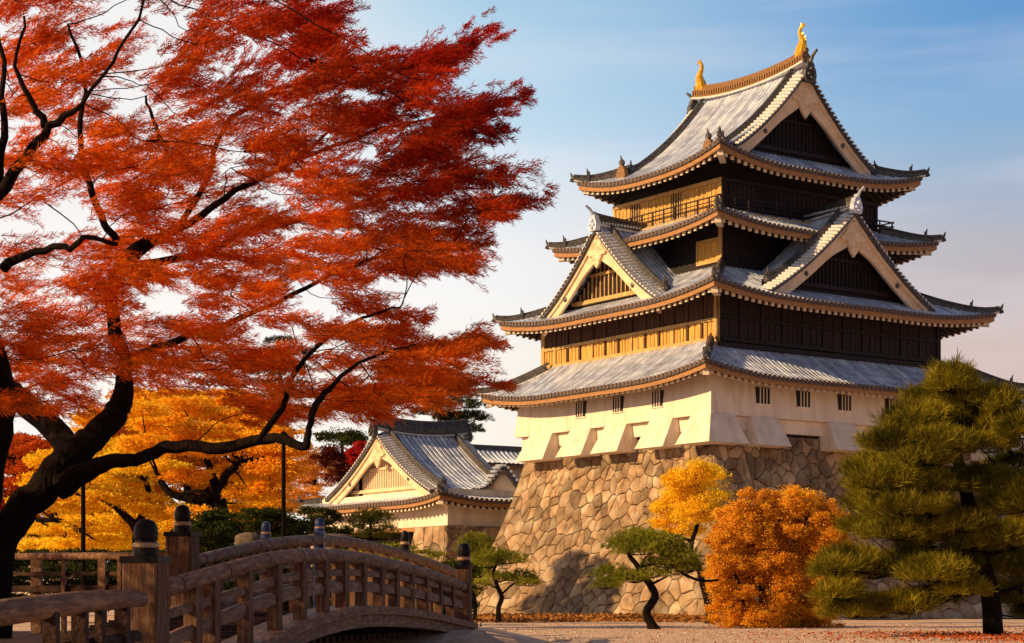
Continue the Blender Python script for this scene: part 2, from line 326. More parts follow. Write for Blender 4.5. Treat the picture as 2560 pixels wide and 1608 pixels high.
def eave_set(name, root, rect, Z4, Ewall, boardh=.26, tip=True, sides=(0, 1, 2, 3)):
    """eave board, soffit and rafters all round a roof; Z4[k](s,e) surface of side k"""
    maps = side_maps(*rect); bd = MB(); sf = MB(); rf = MB(); dk = MB()
    for k in sides:
        F, L = maps[k]; Z = Z4[k]; n = 40
        def strip(mb, e0, e1, zt, zb, s_in=0):
            V = []
            for i in range(n + 1):
                q = i / n
                for e in (e0, e1):
                    s = e + (L - 2 * e) * q
                    for dz in (zb, zt): V.append(F(s, e, Z(s, 0) + dz + (Z(s, e) - Z(s, 0)) * 0.5))
            for i in range(n):
                a = i * 4; b = a + 4
                mb.add([V[a], V[a + 1], V[a + 3], V[a + 2], V[b], V[b + 1], V[b + 3], V[b + 2]],
                       [(0, 4, 5, 1), (1, 5, 6, 2), (2, 6, 7, 3), (3, 7, 4, 0)])
        strip(dk, .0, .14, .0, -.13)
        strip(bd, .08, .26, -.13, -.13 - boardh)
        ew = Ewall[k]
        V = []
        for i in range(n + 1):
            q = i / n
            for e in (.2, ew + .05):
                s = e + (L - 2 * e) * q; V.append(F(s, e, Z(s, e) - .30 - .1))
        sf.add(V, [(i * 2, i * 2 + 2, i * 2 + 3, i * 2 + 1) for i in range(n)])
        m = int(L / .46)
        for i in range(m):
            s = (i + .5) * L / m
            c = min(s, L - s); e1 = min(ew, c) if c < ew else ew
            if e1 < .5: continue
            P = []
            for dz in (-.60, -.45):
                for e, o in ((.30, -.085), (.30, .085), (e1, .085), (e1, -.085)):
                    P.append(F(s + o, e, Z(s, e) + dz))
            rf.add(P, [(3, 2, 1, 0), (4, 5, 6, 7), (1, 2, 6, 5), (2, 3, 7, 6), (3, 0, 4, 7)], 0)
            P2 = [F(s - .095, .27, Z(s, .3) - .62), F(s + .095, .27, Z(s, .3) - .62), F(s + .095, .27, Z(s, .3) - .43), F(s - .095, .27, Z(s, .3) - .43)]
            P3 = [F(s - .095, .36, Z(s, .3) - .62), F(s + .095, .36, Z(s, .3) - .62), F(s + .095, .36, Z(s, .3) - .43), F(s - .095, .36, Z(s, .3) - .43)]
            rf.add(P2 + P3, [(0, 1, 2, 3), (0, 4, 5, 1), (1, 5, 6, 2), (2, 6, 7, 3), (3, 7, 4, 0)], 1)
    obj('eave_edge', dk, M['tile_dark'], root); obj('eave_board', bd, M['eave'], root); obj('soffit', sf, M['rafter'], root)
    obj('rafter_row', rf, [M['rafter'], M['white']], root)
    # corner beams under each tip
    x0, x1, y0, y1 = rect
    for (cx, cy, sx, sy, k, s) in ((x0, y0, 1, 1, 0, 0), (x1, y0, -1, 1, 2, 0), (x0, y1, 1, -1, 0, y1 - y0), (x1, y1, -1, -1, 2, y1 - y0)):
        z = Z4[k](s, 0); cb = MB(); a = Vector((sx, sy, 0)).normalized(); b = Vector((-a.y, a.x, 0))
        p0 = Vector((cx, cy, z)) + a * .42; p1 = Vector((cx, cy, z)) + a * 3.0
        z1 = -.18 + (Z4[k](min(max(2.1 if s == 0 else s - 2.1, 0), y1 - y0), 2.1) - z) * .9
        P = [p0 - b * .17 + Vector((0, 0, -.72)), p0 + b * .17 + Vector((0, 0, -.72)), p1 + b * .17 + Vector((0, 0, z1 - .72)), p1 - b * .17 + Vector((0, 0, z1 - .72)),
             p0 - b * .17 + Vector((0, 0, -.36)), p0 + b * .17 + Vector((0, 0, -.36)), p1 + b * .17 + Vector((0, 0, z1 - .36)), p1 - b * .17 + Vector((0, 0, z1 - .36))]
        cb.hexa(P)
        obj('corner_beam', cb, M['white'], root)
def hip_ridge(root, cx, cy, sx, sy, Z, e_top, big=1.0):
    """ridge of stacked tiles running down the hip and curling up past the corner"""
    mb = MB(); pts = []; n = 16
    for i in range(n + 1):
        e = e_top + (-.12 - e_top) * i / n
        z = Z(max(e, 0)) + (.0 if e > .9 else (.9 - e) ** 2 * .16)
        pts.append((cx + sx * e, cy + sy * e, z - .05))
    H = [.46 * big - .20 * big * (i / n) ** 2 for i in range(n + 1)]; W = [.40 * big - .16 * big * (i / n) for i in range(n + 1)]
    mb.sweep(pts, W, H, 0)
    tr = MB()
    p2 = [Vector(p) + Vector((0, 0, h + .0)) for p, h in zip(pts, H)]
    mb.tube([p + Vector((0, 0, .03)) for p in p2], [.085 * big] * (n + 1), 8, 0)
    # pointed end tile
    e = Vector(pts[-1]); d = Vector((-sx, -sy, 0)).normalized()
    mb.tube([e + Vector((0, 0, .10)), e + d * .10 + Vector((0, 0, .24)), e + d * .18 + Vector((0, 0, .40)), e + d * .20 + Vector((0, 0, .52))], [.12 * big, .09 * big, .05, .012], 6, 0)
    j = 12; q = Vector(pts[j])                      # small demon-face block
    mb.box(-.2, .2, -.08, .08, -.02, .62 * big, 0, F=lambda x, y, z: (q.x + (-sy * x - sx * y) * .707, q.y + (sx * x - sy * y) * .707, q.z + z))
    mb.tube([q + Vector((0, 0, .5 * big)), q + d * .1 + Vector((0, 0, .82 * big))], [.09, .02], 6, 0)
    mb.tube([e + d * .0 + Vector((0, 0, -.02)), e + d * .22 + Vector((0, 0, .06))], [.10, .10], 8, 0)
    o = obj('hip_ridge', mb, M['tile_dark'], root)
    w = MB(); w.sweep([Vector(p) - Vector((0, 0, .04)) for p in pts], [x + .10 for x in W], .10, 0); obj('mortar_line', w, M['tile_trim'], root)
    return o
def skirt_roof(root, rect, H, E, U, Rc, Ewall, sp=.33, nrib=8, ridge_top=None, big=1.0):
    lf = lift_fn(U, Rc, 5.0); maps = side_maps(*rect)
    Z4 = []
    for k in range(4):
        L = maps[k][1]; Z4.append(lambda s, e, L=L: H(e) + lf(s, e, L))
    mb = MB()
    for k in range(4):
        F, L = maps[k]
        rib_panel(mb, F, 0, L, lambda s: 0, lambda s, L=L, k=k: min(E[k], min(s, L - s)), Z4[k], sp, nrib)
    roof = obj('roof', mb, [M['tile'], M['cap_tile'], M['valley']], root)
    eave_set('eaves', roof, rect, Z4, Ewall)
    x0, x1, y0, y1 = rect; et = ridge_top or min(E)
    for cx, cy, sx, sy in ((x0, y0, 1, 1), (x1, y0, -1, 1), (x0, y1, 1, -1), (x1, y1, -1, -1)):
        hip_ridge(roof, cx, cy, sx, sy, lambda e: H(e) + lf(e, e, 99), et, big)
    return roof, lf
def onigawara(mb, F, v, z, s=1.0):
    """end ornament of a ridge; F(v,d,z): faces towards -v"""
    outline = [(-.42, -.75), (-.55, -.35), (-.50, .05), (-.36, .30), (-.30, .55), (-.12, .66), (0, .92), (.12, .66), (.30, .55), (.36, .30), (.50, .05), (.55, -.35), (.42, -.75)]
    A = [F(v - .16, d * s, z + h * s) for d, h in outline]; B = [F(v + .16, d * s, z + h * s) for d, h in outline]; n = len(outline)
    mb.add(A + B, [tuple(range(n)), tuple(range(2 * n - 1, n - 1, -1))] + [(i, (i + 1) % n, n + (i + 1) % n, n + i) for i in range(n)], 0)
    for d, h, r in ((0, .12, .2), (-.25, -.25, .15), (.25, -.25, .15), (0, -.5, .16)):
        mb.blob(F(v - .2, d * s, z + h * s), (r * s,) * 3, seed=int(h * 100), n=8, k=5)
    mb.tube([F(v - .05, 0, z + .5 * s), F(v - .30, 0, z + 1.05 * s), F(v - .62, 0, z + 1.35 * s)], [.16 * s, .12 * s, .10 * s], 8)
def gable(root, F, P, v0, back, W, dfoot, opts):
    """gable roof end. F(v,d,z) local map, P(d) roof height, v0 verge plane, back(d) where it runs into the building, dfoot lateral reach of the boards"""
    o = dict(sp=.33, ext=lambda v, sg: W, lift=lambda v, d: 0, ridge_h=.55, slopes=True, lattice='black', wallv=.95, bw=.78, zbase=None, orn=1.0, back_ridge=None, pend=1.0, beams=True, n=14, curve=.35, goldorn=False)
    o.update(opts)
    g = MB()
    if o['slopes']:
        for sg in (-1, 1):
            # rows at constant v, running from the ridge down to where they meet the roof below
            k = int((back - v0) / o['sp']); w = (back - v0) / k
            for i in range(k):
                vc = v0 + (i + .5) * w; hi = o['ext'](vc, sg)
                if hi < .1: continue
                V = []; offs = [(-w / 2, 0), (-.37 * w, 0), (-.24 * w, .085), (.24 * w, .085), (.37 * w, 0), (w / 2, 0)]; n = o['n']
                for j in range(n + 1):
                    d = hi * j / n
                    for of, h in offs: V.append(F(vc + of, sg * d, P(d) + o['lift'](vc + of, d) + h + .012 * ((j % 2) * 2 - 1)))
                g.add(V, [(j * 6 + q, j * 6 + q + 1, (j + 1) * 6 + q + 1, (j + 1) * 6 + q) for j in range(n) for q in (1, 2, 3)], 0)
                g.add([], [tuple(i_ - len(V) for i_ in (j * 6 + q, j * 6 + q + 1, (j + 1) * 6 + q + 1, (j + 1) * 6 + q)) for j in range(n) for q in (0, 4)], 2)
    groot = obj('gable_roof', g, [M['tile'], M['cap_tile'], M['valley']], root)
    nseg = 22
    # verge: short tiles lying across the slope, alternating with dark gaps
    vt = MB(); dkb = MB()
    for sg in (-1, 1):
        d = .35; i = 0
        while d < dfoot + .25:
            sl = (P(d + .01) - P(d - .01)) / .02; L = math.hypot(1, sl); st = .30 / L
            c0 = [];
            r = .105
            ux, uz = 1 / L, sl / L              # along the slope
            nx, nz_ = -uz, ux                    # off the slope
            pts0 = []
            for a in [math.pi * q / 5 for q in range(6)]:
                pts0.append((d + ux * r * math.cos(a) + nx * r * .9 * math.sin(a), P(d) + uz * r * math.cos(a) + nz_ * r * .9 * math.sin(a)))
            A = [F(v0 - .38, sg * x, z - .06) for x, z in pts0]; B = [F(v0 + .55, sg * x, z + .10) for x, z in pts0]
            vt.add(A + B, [tuple(range(6))] + [(q, q + 1, 7 + q, 6 + q) for q in range(5)], 0)
            d += st; i += 1
        V = []
        for j in range(nseg + 1):
            d = (dfoot + .3) * j / nseg
            for vv, dz in ((v0 - .30, -.10), (v0 - .30, -.26), (v0 + .6, -.26), (v0 + .6, .02)): V.append(F(vv, sg * d, P(d) + dz))
        dkb.add(V, [(j * 4 + q, j * 4 + (q + 1) % 4, (j + 1) * 4 + (q + 1) % 4, (j + 1) * 4 + q) for j in range(nseg) for q in range(4)])
    obj('verge_tiles', vt, M['tile_trim'], groot); obj('verge_edge', dkb, M['tile_dark'], groot)
    # descending ridges beside the verge
    for sg in (-1, 1):
        mb = MB(); pts = []; n = 18; dend = dfoot * o.get('vend', .93)
        for j in range(n + 1):
            d = .2 + (dend - .2) * j / n
            pts.append(F(v0 + .72, sg * d, P(d) + .02 + (.0 if j < n - 2 else .05 * (j - n + 2))))
        mb.sweep(pts, .34, .36); mb.tube([Vector(p) + Vector((0, 0, .40)) for p in pts], .10, 8)
        e = Vector(pts[-1]); mb.blob((e.x, e.y, e.z + .25), (.26, .26, .34), seed=3); mb.tube([e + Vector((0, 0, .45)), e + Vector((0, 0, .85))], [.10, .03], 6)
        obj('verge_ridge', mb, M['tile_dark'], groot)
        w = MB(); w.sweep([Vector(p) - Vector((0, 0, .0)) for p in pts], .44, .10); obj('mortar_line', w, M['tile_trim'], groot)
    # bargeboards: a broad curved board, a proud outer moulding, and the filled crown of the gable
    for sg in (-1, 1):
        bb = MB(); n = 24
        def prof(d):
            q = d / dfoot
            return o['bw'] * (1 - .12 * q) + o['pend'] * .62 * math.exp(-(d / (o['pend'] * 1.15)) ** 2) - (.0)
        for (va, vb_, t0, fn) in ((v0 - .02, v0 + .16, .24, lambda d: .24 + prof(d)), (v0 - .14, v0 - .02, .24, lambda d: .24 + .26)):
            V = []
            for j in range(n + 1):
                d = dfoot * j / n
                zt = P(d) - t0; zb = P(d) - fn(d)
                V += [F(va, sg * d, zt), F(va, sg * d, zb), F(vb_, sg * d, zb), F(vb_, sg * d, zt)]
            bb.add(V, [(j * 4 + q, j * 4 + (q + 1) % 4, (j + 1) * 4 + (q + 1) % 4, (j + 1) * 4 + q) for j in range(n) for q in range(4)] + [(0, 1, 2, 3), (n * 4 + 3, n * 4 + 2, n * 4 + 1, n * 4)])
        obj('bargeboard', bb, M['cream'], groot)
        st = MB(); d = dfoot * .58; zc = P(d) - .24 - o['bw'] * .55
        st.lathe((0, 0, 0), [(.0, 0), (.13, 0), (.15, .04), (.09, .07), (0, .09)], 10)
        st.v = [F(v0 - .02 - p[2], sg * d + p[0], zc + p[1]) for p in st.v]
        obj('stud', st, M['tile_dark'], groot)
    pd = MB(); s = o['pend']
    out = [(0, 0), (.34, -.18), (.62, -.62), (.98, -.92), (.80, -1.12), (.52, -1.10), (.40, -1.30), (.30, -1.62), (0, -1.98)]
    out = [(x * s, z * s) for x, z in out]; full = out + [(-x, z) for x, z in reversed(out[1:-1])]
    zt = P(0) - .62; nn = len(full)
    A = [F(v0 - .16, x, zt + z) for x, z in full]; B = [F(v0 - .01, x, zt + z) for x, z in full]
    pd.add(A + B, [tuple(range(nn))] + [(i, (i + 1) % nn, nn + (i + 1) % nn, nn + i) for i in range(nn)])
    rg = random.Random(5)                              # carved leaf scrolls
    for i in range(26):
        x = rg.uniform(-.6, .6) * s; z = -rg.uniform(.3, 1.5) * s
        if abs(x) > .2 * s + .5 * s * (1 - abs(z / s + .85)): continue
        a = rg.uniform(0, 6.28); pd.tube([F(v0 - .17, x + .10 * math.cos(a + t) * s, zt + z + .10 * math.sin(a + t) * s) for t in (0, .8, 1.6, 2.4, 3.2)], .022, 5)
    obj('carved_pendant', pd, M['cream'], groot)
    # gable wall with lattice
    wv = v0 + o['wallv']; lw = MB(); lb = MB(); n = 30
    zb = o['zbase'] if o['zbase'] is not None else P(dfoot) - .2
    V = []
    dw = dfoot * .97
    for j in range(-n, n + 1):
        d = dw * j / n; V += [F(wv, d, max(P(abs(d)) - .3, zb)), F(wv, d, zb - .9)]
    lw.add(V, [(j * 2, j * 2 + 2, j * 2 + 3, j * 2 + 1) for j in range(2 * n)])
    obj('gable_wall', lw, {'black': M['black'], 'gold': M['dark'], 'white': M['plaster']}[o['lattice']], groot)
    m = int(dw * 2 / (.38 if o['lattice'] == 'gold' else .30))
    for j in range(m + 1):
        d = -dw + 2 * dw * j / m; zt = P(abs(d)) - .55
        if zt - zb < .15: continue
        lb.box(wv - .09, wv - .005, d - .036, d + .036, zb, zt, 0, F=F)
    bm = {'black': M['brownp'], 'gold': M['gold_sunf'], 'white': M['cream']}[o['lattice']]  # 'gold' bars are the dark lattice in the painted sunlit tone
    if o['beams']:
        for zz, hh, pr in ((zb - .12, .22, .22), (zb + .36 * (P(0) - zb), .16, .15), (zb - .60, .16, .18)):
            dd = 0
            while dd < dfoot and P(dd) - .5 > zz + hh: dd += .05
            lb.box(wv - pr, wv - .004, -dd, dd, zz, zz + hh, 0, F=F)
    obj('lattice', lb, bm, groot)
    return groot

KEEP = thing('castle_keep', (10.9, 100.0, 0), 'tall four tiered castle keep on a battered stone base, golden fish on its ridge', 'castle', TH)
# local frame: x along the shaded right-hand face, y along the sunlit left-hand face
Flr = lambda v, d, z, c=0: (v, c + d, z)
def build_keep():
    r = KEEP
    # ---- stone base
    bx0, bx1, by0, by1 = -1.15, 19.4, -.95, 15.7; ZT = 9.86; OUT = 3.3
    def off(z):                                  # battered, hollow-curved profile
        q = 1 - z / ZT; return OUT * (.55 * q + .45 * q * q)
    core = MB(); n = 12; V = []
    for i in range(n + 1):
        z = -.5 + (ZT + .5) * i / n; o_ = off(max(z, 0)) - .16
        V += [(bx0 - o_, by0 - o_, z), (bx1 + o_, by0 - o_, z), (bx1 + o_, by1 + o_, z), (bx0 - o_, by1 + o_, z)]
    core.add(V, [(i * 4 + j, i * 4 + (j + 1) % 4, (i + 1) * 4 + (j + 1) % 4, (i + 1) * 4 + j) for i in range(n) for j in range(4)] + [(n * 4, n * 4 + 1, n * 4 + 2, n * 4 + 3)])
    base = obj('stone_base', core, M['joint'], r)
    st = MB()
    stone_faces(st, bx0, bx1, by0, by1, ZT, off)
    obj('facing_stones', st, M['stone'], base)
    # ---- first storey: white plaster
    wx0, wx1, wy0, wy1 = -1.5, 19.7, -1.2, 15.9
    def ring(mb, x0, x1, y0, y1, z0, g, z1, mi=0):   # g: flare at the bottom
        P = [(x0 - g, y0 - g, z0), (x1 + g, y0 - g, z0), (x1 + g, y1 + g, z0), (x0 - g, y1 + g, z0), (x0, y0, z1), (x1, y0, z1), (x1, y1, z1), (x0, y1, z1)]
        mb.add(P, [(3, 2, 1, 0), (4, 5, 6, 7), (0, 1, 5, 4), (1, 2, 6, 5), (2, 3, 7, 6), (3, 0, 4, 7)], mi)
    w = MB(); ring(w, wx0, wx1, wy0, wy1, 10.72, .28, 13.4); ring(w, wx0 + .06, wx1 - .06, wy0 + .06, wy1 - .06, 9.98, .02, 10.70)
    s1 = obj('first_storey_wall', w, M['plaster'], r)
    gap = MB(); gap.box(wx0 + .55, wx1 - .55, wy0 + .55, wy1 - .55, 9.2, 9.975); obj('dark_gap', gap, M['dark'], r)
    # stone-drop chutes
    def chute(F, a, b, corner=None):
        mb = MB(); zt = 10.715; zb = 9.16; t0 = .34; t1 = 1.22; bot = .0
        P = [F(a - .12, -t1, zb), F(b + .12, -t1, zb), F(b + .12, .35, zb - .0), F(a - .12, .35, zb - .0), F(a + .12, -t0, zt), F(b - .12, -t0, zt), F(b - .12, .3, zt), F(a + .12, .3, zt)]
        mb.hexa(P); obj('stone_drop_chute', mb, M['plaster'], r)
    FL = lambda s, e, z: (wx0 + e, s, z); FR = lambda s, e, z: (s, wy0 + e, z)
    for a, b in ((1.95, 3.65), (4.95, 6.65), (8.1, 9.9), (11.35, 13.35)): pass
    def inv_left(px, xp):                        # where a column of the photo meets the plane local x = xp
        c, s_ = math.cos(TH), math.sin(TH); q = (px - 1280) / FPX
        X = 10.9 + xp * c; Y = 100 + xp * s_; return (X - q * Y) / (s_ + q * c)
    def inv_right(px, yp):
        c, s_ = math.cos(TH), math.sin(TH); q = (px - 1280) / FPX
        X = 10.9 - yp * s_; Y = 100 + yp * c; return (q * Y - X) / (c - q * s_)
    for xa, xb in ((1388, 1326), (1484, 1427), (1574, 1514), (1690, 1626)):
        chute(FL, inv_left(xa, wx0 - .2), inv_left(xb, wx0 - .2))
    for xa, xb in ((1870, 1943), (2064, 2135), (2262, 2335), (2440, 2510)):
        chute(FR, inv_right(xa, wy0 - .2), inv_right(xb, wy0 - .2))
    cc = MB()                                     # the chute that wraps the near corner
    la = inv_left(1729, wx0 - .2); lb_ = inv_right(1836, wy0 - .2); t0, t1 = .36, 1.24; zt, zb = 10.716, 9.16
    for P in ([(wx0 - t1, wy0 - t1, zb), (wx0 - t1, la + .12, zb), (wx0 + .3, la + .12, zb), (wx0 + .3, wy0 - t1, zb), (wx0 - t0, wy0 - t0, zt), (wx0 - t0, la - .12, zt), (wx0 + .3, la - .12, zt), (wx0 + .3, wy0 - t0, zt)],
              [(wx0 + .302, wy0 - t1, zb), (lb_ + .12, wy0 - t1, zb), (lb_ + .12, wy0 + .3, zb), (wx0 + .302, wy0 + .3, zb), (wx0 + .302, wy0 - t0, zt), (lb_ - .12, wy0 - t0, zt), (lb_ - .12, wy0 + .3, zt), (wx0 + .302, wy0 + .3, zt)]):
        cc.hexa(P)
    obj('stone_drop_chute', cc, M['plaster'], r)
    # barred windows
    def window(F, s, z, w_=.86, h_=.84, nb=4, g=.215):
        mb = MB(); mb.box(s - w_ / 2, s + w_ / 2, -g - .012, .3, z - h_ / 2, z + h_ / 2, 0, F=F)
        o_ = obj('window', mb, M['dark'], r)
        b = MB()
        for i in range(nb - 1):
            q = s - w_ / 2 + w_ * (i + 1) / nb; b.box(q - .028, q + .028, -g - .06, -g - .014, z - h_ / 2, z + h_ / 2, 0, F=F)
        obj('window_bars', b, M['plaster'], o_)
        fr = MB(); fr.box(s - w_ / 2 - .05, s + w_ / 2 + .05, -g - .08, -g + .1, z - h_ / 2 - .07, z - h_ / 2 - .003, 0, F=F); obj('window_sill', fr, M['plaster'], o_)
    for px in (1459, 1552, 1651): window(FL, inv_left(px, wx0), 11.86)
    for px in (1901, 2002, 2105, 2223, 2345): window(FR, inv_right(px, wy0), 11.86, w_=.94)
    # ---- roof 1
    R1 = (-3.3, 21.4, -2.8, 17.5); H1 = lambda e: 12.62 + .56 * e + .04 * e * e
    skirt_roof(r, R1, H1, [3.35, 2.85, 4.5, 1.95], .62, 7.0, [1.8, 1.6, 1.8, 1.6], ridge_top=2.9)
    # ---- second storey
    tx0, tx1, ty0, ty1 = 0, 16.9, 0, 15.6
    w = MB(); w.box(tx0, tx1, ty0, ty1, 13.6, 17.55); s2 = obj('second_storey_wall', w, M['black'], r)
    def panels(F, L, z0, zr, z1, lo, up, frm, nb, seed, name, g=0):
        rg = random.Random(seed); a = MB(); b = MB(); c = MB(); pw = L / nb
        for i in range(nb):
            s0 = i * pw + .10; s1_ = (i + 1) * pw - .10
            k = rg.choice([2, 3, 3, 4]); ww = (s1_ - s0) / k
            for j in range(k):
                dz = rg.uniform(-.012, .012)
                a.box(s0 + j * ww + .028, s0 + (j + 1) * ww - .028, -.05 + dz - g, .02, z0 + .02, zr - .02, 0, F=F)
                b.box(s0 + j * ww + .012, s0 + (j + 1) * ww - .012, -.04 + dz - g, .02, zr + .20, z1 - .02, 0, F=F)
            if i: (c if i % 3 == 0 else b).box(i * pw - .08, i * pw + .08, -.12 - g, .02, z0, zr, 0, F=F); b.box(i * pw - .07, i * pw + .07, -.10 - g, .02, zr + .17, z1, 0, F=F)
        c.box(-.14, .16, -.14 - g, .02, z0 - .3, z1, 0, F=F); c.box(L - .16, L + .14, -.14 - g, .02, z0 - .3, z1, 0, F=F)
        c.box(.16, L - .16, -.135 - g, .02, zr, zr + .17, 0, F=F); c.box(.16, L - .16, -.20 - g, .02, z0 - .2, z0, 0, F=F); c.box(-.2, L + .2, -.34 - g, .02, z0 - .52, z0 - .30, 0, F=F)
        obj(name, a, lo, s2); obj('upper_panels', b, up, s2); obj('wall_frame', c, frm, s2)
    panels(lambda s, e, z: (tx0 + e, ty0 + s, z), ty1 - ty0, 15.0, 15.86, 17.3, M['sunw'], M['shadew'], M['gold_sunf'], 13, 1, 'sunlit_panels')  # left face: sunlight painted on the lower boards, eave shade on the upper
    panels(lambda s, e, z: (tx0 + s, ty0 + e, z), tx1 - tx0, 15.0, 16.0, 17.3, M['brownp'], M['brownp'], M['black'], 11, 2, 'shaded_panels')  # right face: its shade is painted into the board colour
    panels(lambda s, e, z: (tx1 - e, ty0 + s, z), ty1 - ty0, 15.0, 16.0, 17.3, M['brownp'], M['brownp'], M['black'], 11, 3, 'shaded_panels')
    # ---- roof 2
    R2 = (-2.2, 19.45, -2.2, 17.2); H2 = lambda e: 17.02 + .36 * e + .035 * e * e
    roof2, lf2 = skirt_roof(r, R2, H2, [4.7, 4.6, 4.7, 4.7], .60, 7.0, [2.2, 2.2, 2.2, 1.6], nrib=10, ridge_top=4.4)
    def h2(x, y):
        e = min(x - R2[0], R2[1] - x, y - R2[2], R2[3] - y)
        if e < 0: return -9
        return H2(e)
    # third storey
    w = MB(); w.box(2.2, 14.6, 2.2, 13.2, 18.0, 22.2); s3 = obj('third_storey_wall', w, M['black'], r)
    p = MB(); fr = MB()
    FL3 = lambda s, e, z: (2.2 + e, s, z)
    for i in range(3): p.box(2.42 + i * .56, 2.95 + i * .56, -.04, .01, 19.75, 20.72, 0, F=FL3)  # gold patch paints the part of this wall that the sun reaches
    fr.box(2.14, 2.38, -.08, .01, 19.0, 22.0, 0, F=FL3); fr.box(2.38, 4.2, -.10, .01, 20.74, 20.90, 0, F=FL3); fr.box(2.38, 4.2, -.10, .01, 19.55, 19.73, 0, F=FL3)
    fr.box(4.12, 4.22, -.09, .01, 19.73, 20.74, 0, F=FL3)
    obj('sunlit_panels', p, M['sunw'], s3); obj('wall_frame', fr, M['gold_sunf'], s3)
    bt = MB()
    for i in range(22): bt.box(2.5 + i * .55, 2.56 + i * .55, 2.15, 2.195, 18.6, 22.0)
    bt.box(2.2, 14.6, 2.12, 2.19, 20.0, 20.12); bt.box(2.2, 14.6, 2.08, 2.19, 19.2, 19.34)
    obj('battens', bt, M['brownp'], s3)
    # dormer gables over roof 2
    def ext_for(P, F, W):
        def f(v, sg):
            d = 0.3
            while d < W + 1.5:
                x, y, z = F(v, sg * d, 0)
                if P(d) < h2(x, y) - .03: break
                d += .1
            return min(d + .12, W + 1.2)
        return f
    FRg = lambda v, d, z: (8.9 + d, v, z)
    P2 = lambda d: 22.55 - 1.02 * d + .0385 * d * d if d < 13 else 15
    g = gable(r, FRg, P2, -1.05, 2.6, 6.6, 6.05, dict(ext=ext_for(P2, FRg, 6.6), lattice='black', zbase=18.35, pend=1.0, bw=.86))
    gable_ridge(g, FRg, -1.25, 2.7, 22.55, .55, .18, M['tile_dark'])
    FLg = lambda v, d, z: (v, 8.95 + d, z)
    P2b = lambda d: 22.1 - 1.10 * d + .048 * d * d if d < 11 else 15
    g = gable(r, FLg, P2b, -1.05, 2.6, 5.7, 5.35, dict(ext=ext_for(P2b, FLg, 5.7), lattice='gold', zbase=18.25, pend=.85, bw=.85))  # lattice bars coloured as sunlit, unlike the black ones on the right face
    gable_ridge(g, FLg, -1.25, 2.7, 22.1, .55, .18, M['tile_dark'])
    # ---- roof 3
    R3 = (-.3, 16.7, -.3, 14.4); H3 = lambda e: 21.22 + .36 * e + .04 * e * e
    skirt_roof(r, R3, H3, [2.75, 2.75, 2.3, 2.5], .55, 6.0, [2.4, 2.4, 2.1, 1.2], ridge_top=2.5)
    # ---- fourth storey
    w = MB(); w.box(2.9, 14.0, 2.9, 11.5, 22.0, 25.5); w.box(2.5, 14.4, 2.5, 11.9, 22.0, 24.18)
    s4 = obj('fourth_storey_wall', w, M['black'], r)
    def boards(F, L, m1, m2, frm, seed, openings):
        rg = random.Random(seed); c = MB(); edges = [.12] + [q for o_ in openings for q in o_] + [L - .1]
        for r0_, r1_ in zip(edges[0::2], edges[1::2]):       # one run of boards between openings
            a = MB(); b = MB(); k = max(1, int(round((r1_ - r0_) / .34))); ww = (r1_ - r0_) / k
            for q in range(k):
                s = r0_ + q * ww
                a.box(s, s + ww, -.05 + rg.uniform(-.012, .012), .01, 22.62, 24.0, 0, F=F)
                b.box(s + ww - .035, s + ww + .02, -.09, -.03, 22.62, 24.0, 0, F=F)
            wb = obj('wall_boards', a, m1, s4); obj('battens', b, m2, wb)
        for o0, o1 in openings:
            for q in np.arange(o0 + .2, o1, .22): c.box(q - .03, q + .03, -.06, .01, 22.62, 24.0, 0, F=F)
        c.box(-.1, L + .1, -.16, .01, 24.02, 24.22, 0, F=F); c.box(-.08, .10, -.12, .01, 22.3, 24.0, 0, F=F); c.box(L - .1, L + .08, -.12, .01, 22.3, 24.0, 0, F=F)
        c.box(.1, L - .1, -.12, .01, 22.42, 22.6, 0, F=F)
        obj('wall_frame', c, frm, s4)
    boards(lambda s, e, z: (2.5 + e, 2.5 + s, z), 9.4, M['sunw'], M['gold_sunf'], M['gold_sunf'], 3, ((3.3, 4.3), (7.0, 8.0)))  # left-face boards in the painted sunlit tone
    boards(lambda s, e, z: (2.5 + s, 2.5 + e, z), 11.9, M['brownp'], M['black'], M['brownp'], 4, ((2.8, 3.9), (8.0, 9.0)))  # right-face boards in the painted shade tone
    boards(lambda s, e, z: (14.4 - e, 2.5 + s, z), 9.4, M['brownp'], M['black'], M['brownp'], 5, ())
    # balcony
    for nm, mt, segs in (('balcony_railing', M['brownp'], [((1.85, 1.85), (1.85, 12.5))]), ('balcony_railing', M['brownp'], [((1.85, 1.85), (15.1, 1.85)), ((15.1, 1.85), (15.1, 12.5))])):
        for (p0, p1) in segs:
            mb = MB(); a = Vector((*p0, 0)); b = Vector((*p1, 0)); L = (b - a).length; u = (b - a) / L; nrm = Vector((-u.y, u.x, 0))
            def Fb(s, e, z): q = a + u * s + nrm * e; return (q.x, q.y, z)
            for i in range(int(L / .95) + 1):
                s = i * L / int(L / .95); mb.box(s - .035, s + .035, -.035, .035, 22.3, 23.1, 0, F=Fb)
            for z, h in ((23.06, .07), (22.82, .04), (22.56, .04)): mb.box(-.15, L + .15, -.03, .03, z, z + h, 0, F=Fb)
            obj(nm, mb, mt, r)
    fl = MB(); fl.box(1.8, 2.5, 1.8, 12.5, 22.2, 22.3); fl.box(2.502, 15.1, 1.8, 2.5, 22.2, 22.3); fl.box(14.402, 15.1, 2.502, 12.5, 22.2, 22.3); obj('balcony_floor', fl, M['gold_sunf'], r)
    # ---- top roof (hip and gable)
    R4 = (.4, 16.0, .3, 12.9)
    P4 = lambda d: 30.95 - 1.235 * d + .0565 * d * d
    lf = lift_fn(.80, 6.0, 5.0)
    Hm = lambda e: P4(7.8 - e)
